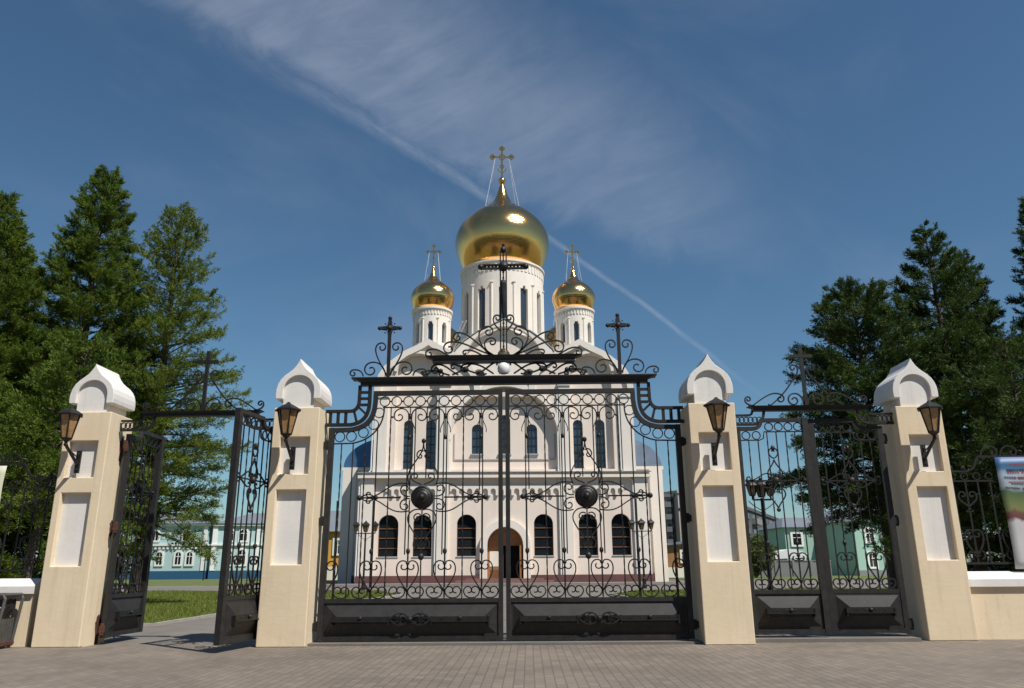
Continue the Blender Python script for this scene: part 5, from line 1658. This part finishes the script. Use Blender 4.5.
yw = thing('yard_wall', 'low grey concrete yard wall before the apartment block', 'wall', (23.5, 70.5, 0))
b = MB(); b.box(0, 7.5, 0, .25, 0, 1.5); b.box(-.05, 7.55, -.05, .30, 1.5, 1.6)
for k in range(5): b.box(k * 1.8, k * 1.8 + .25, -.08, 0, 0, 1.5)
b.build('wall_panel', M['panel_grey'], yw)
tent = thing('white_awning', 'white curved awning roof behind the grey yard wall', 'awning', (26.0, 72.5, 0))
b = MB(); b.plate([(0, 1.75)] + [(3.6 * i / 10, 1.75 + 1.0 * math.sin(PI * (.12 + .75 * i / 10))) for i in range(11)] + [(3.6, 1.9)], (), 0, 3.0); b.build('canopy', M['bwhite'], tent)
for x in (.2, 3.4):
    b = MB(); b.tube([(x, .2, 0), (x, .2, 2.0)], .05, 6); b.build('post', M['trim_grey'], tent)


def apartment(label, p0, p1, h, floors, wall, n, depth=12):
    dx, dy = p1[0] - p0[0], p1[1] - p0[1]; Ln = math.hypot(dx, dy)
    root = thing('apartment_block', label, 'building', (*p0, 0), math.atan2(dy, dx))
    b = MB(); b.box(0, Ln, 0, depth, 0, h); b.box(-.3, Ln + .3, -.3, depth + .3, h, h + .6); b.build('wall', wall, root)
    fh = h / floors
    for i in range(n):
        c = (i + .5) * Ln / n
        for k in range(floors):
            if i % 3 == 1:
                b = MB(); b.box(c - Ln / n * .42, c + Ln / n * .42, -1.1, 0, k * fh + .4, k * fh + 1.5)
                b.build('balcony', M['panel_grey'] if wall is not M['panel_beige'] else M['trim_grey'], root)
            g_ = MB(); g_.box(c - Ln / n * .25, c + Ln / n * .25, -.03, -.003, k * fh + fh * .36, k * fh + fh * .82)
            g_.build('window', M['glass'], root)
    return root


apartment('long low grey panel apartment block seen through the right side gate', (41, 138), (118, 305), 11.5, 4, M['panel_dark'], 24)
apartment('tall beige tower block right of the cathedral wing', (33.0, 160), (48, 168), 16.5, 6, M['panel_beige'], 6)
apartment('narrow grey tower block close to the cathedral right wing', (28.6, 162), (32.2, 161), 15.8, 6, M['panel_grey'], 2)

kb = thing('timber_kiosk', 'brown timber kiosk with pale blue roof right of the cathedral', 'kiosk', (14.3, 70, 0))
b = MB(); b.box(0, 5, 0, 4, 1.0, 3.1); b.build('wall', M['brownwood'], kb)
b = MB(); b.box(-.03, 5.03, -.05, 4, 0, 1.0); b.build('plinth', M['paper'], kb)
b = MB(); b.add([(-.4, -.4, 3.1), (5.4, -.4, 3.6), (5.4, 4.4, 3.6), (-.4, 4.4, 3.1), (-.4, -.4, 3.3), (5.4, -.4, 4.0), (5.4, 4.4, 4.0), (-.4, 4.4, 3.3)], [(0, 3, 2, 1), (4, 5, 6, 7), (0, 1, 5, 4), (1, 2, 6, 5), (2, 3, 7, 6), (3, 0, 4, 7)]); b.build('roof', M['roof_metal'], kb)
facade_windows(kb, [2.0], 1.6, .8, .9, -.003, M['bwhite'], M['glass'])

st = thing('market_stall', 'stall with red awning over blue counter behind the right fence', 'stall', (19.7, 22.5, 0))
b = MB(); b.box(0, 3.2, 0, 1.6, 0, 1.15); b.build('counter', M['bluepaint'], st)
b = MB(); b.add([(-.2, -.5, 1.55), (3.4, -.5, 1.55), (3.4, 1.8, 1.95), (-.2, 1.8, 1.95), (-.2, -.5, 1.72), (3.4, -.5, 1.72), (3.4, 1.8, 2.1), (-.2, 1.8, 2.1)], [(0, 3, 2, 1), (4, 5, 6, 7), (0, 1, 5, 4), (1, 2, 6, 5), (2, 3, 7, 6), (3, 0, 4, 7)]); b.build('awning', M['red'], st)
for x in (.05, 3.1):
    b = MB(); b.tube([(x, .05, 1.15), (x, .05, 1.6)], .03, 6); b.build('post', M['trim_grey'], st)
kg = thing('green_kiosk', 'green kiosk with yellow panel and blue base behind the left fence', 'kiosk', (-34.8, 40, 0))
M['kgreen'] = mat('green_kiosk_paint', (.05, .30, .16), .6)
b = MB(); b.box(.0, 3.4, 0, 3, .9, 3.2); b.build('wall', M['kgreen'], kg)
b = MB(); b.box(-.03, 3.43, -.05, 3, 0, .9); b.build('base', M['bluepaint'], kg)
b = MB(); b.box(.1, 1.0, -.05, -.003, 1.2, 3.0); b.build('side_panel', M['yellow'], kg)
b = MB(); b.box(-.25, 3.65, -.35, 3.2, 3.2, 3.4); b.build('roof', M['bwhite'], kg)
facade_windows(kg, [2.3], 1.5, 1.2, 1.2, -.003, M['bwhite'], M['glass'])
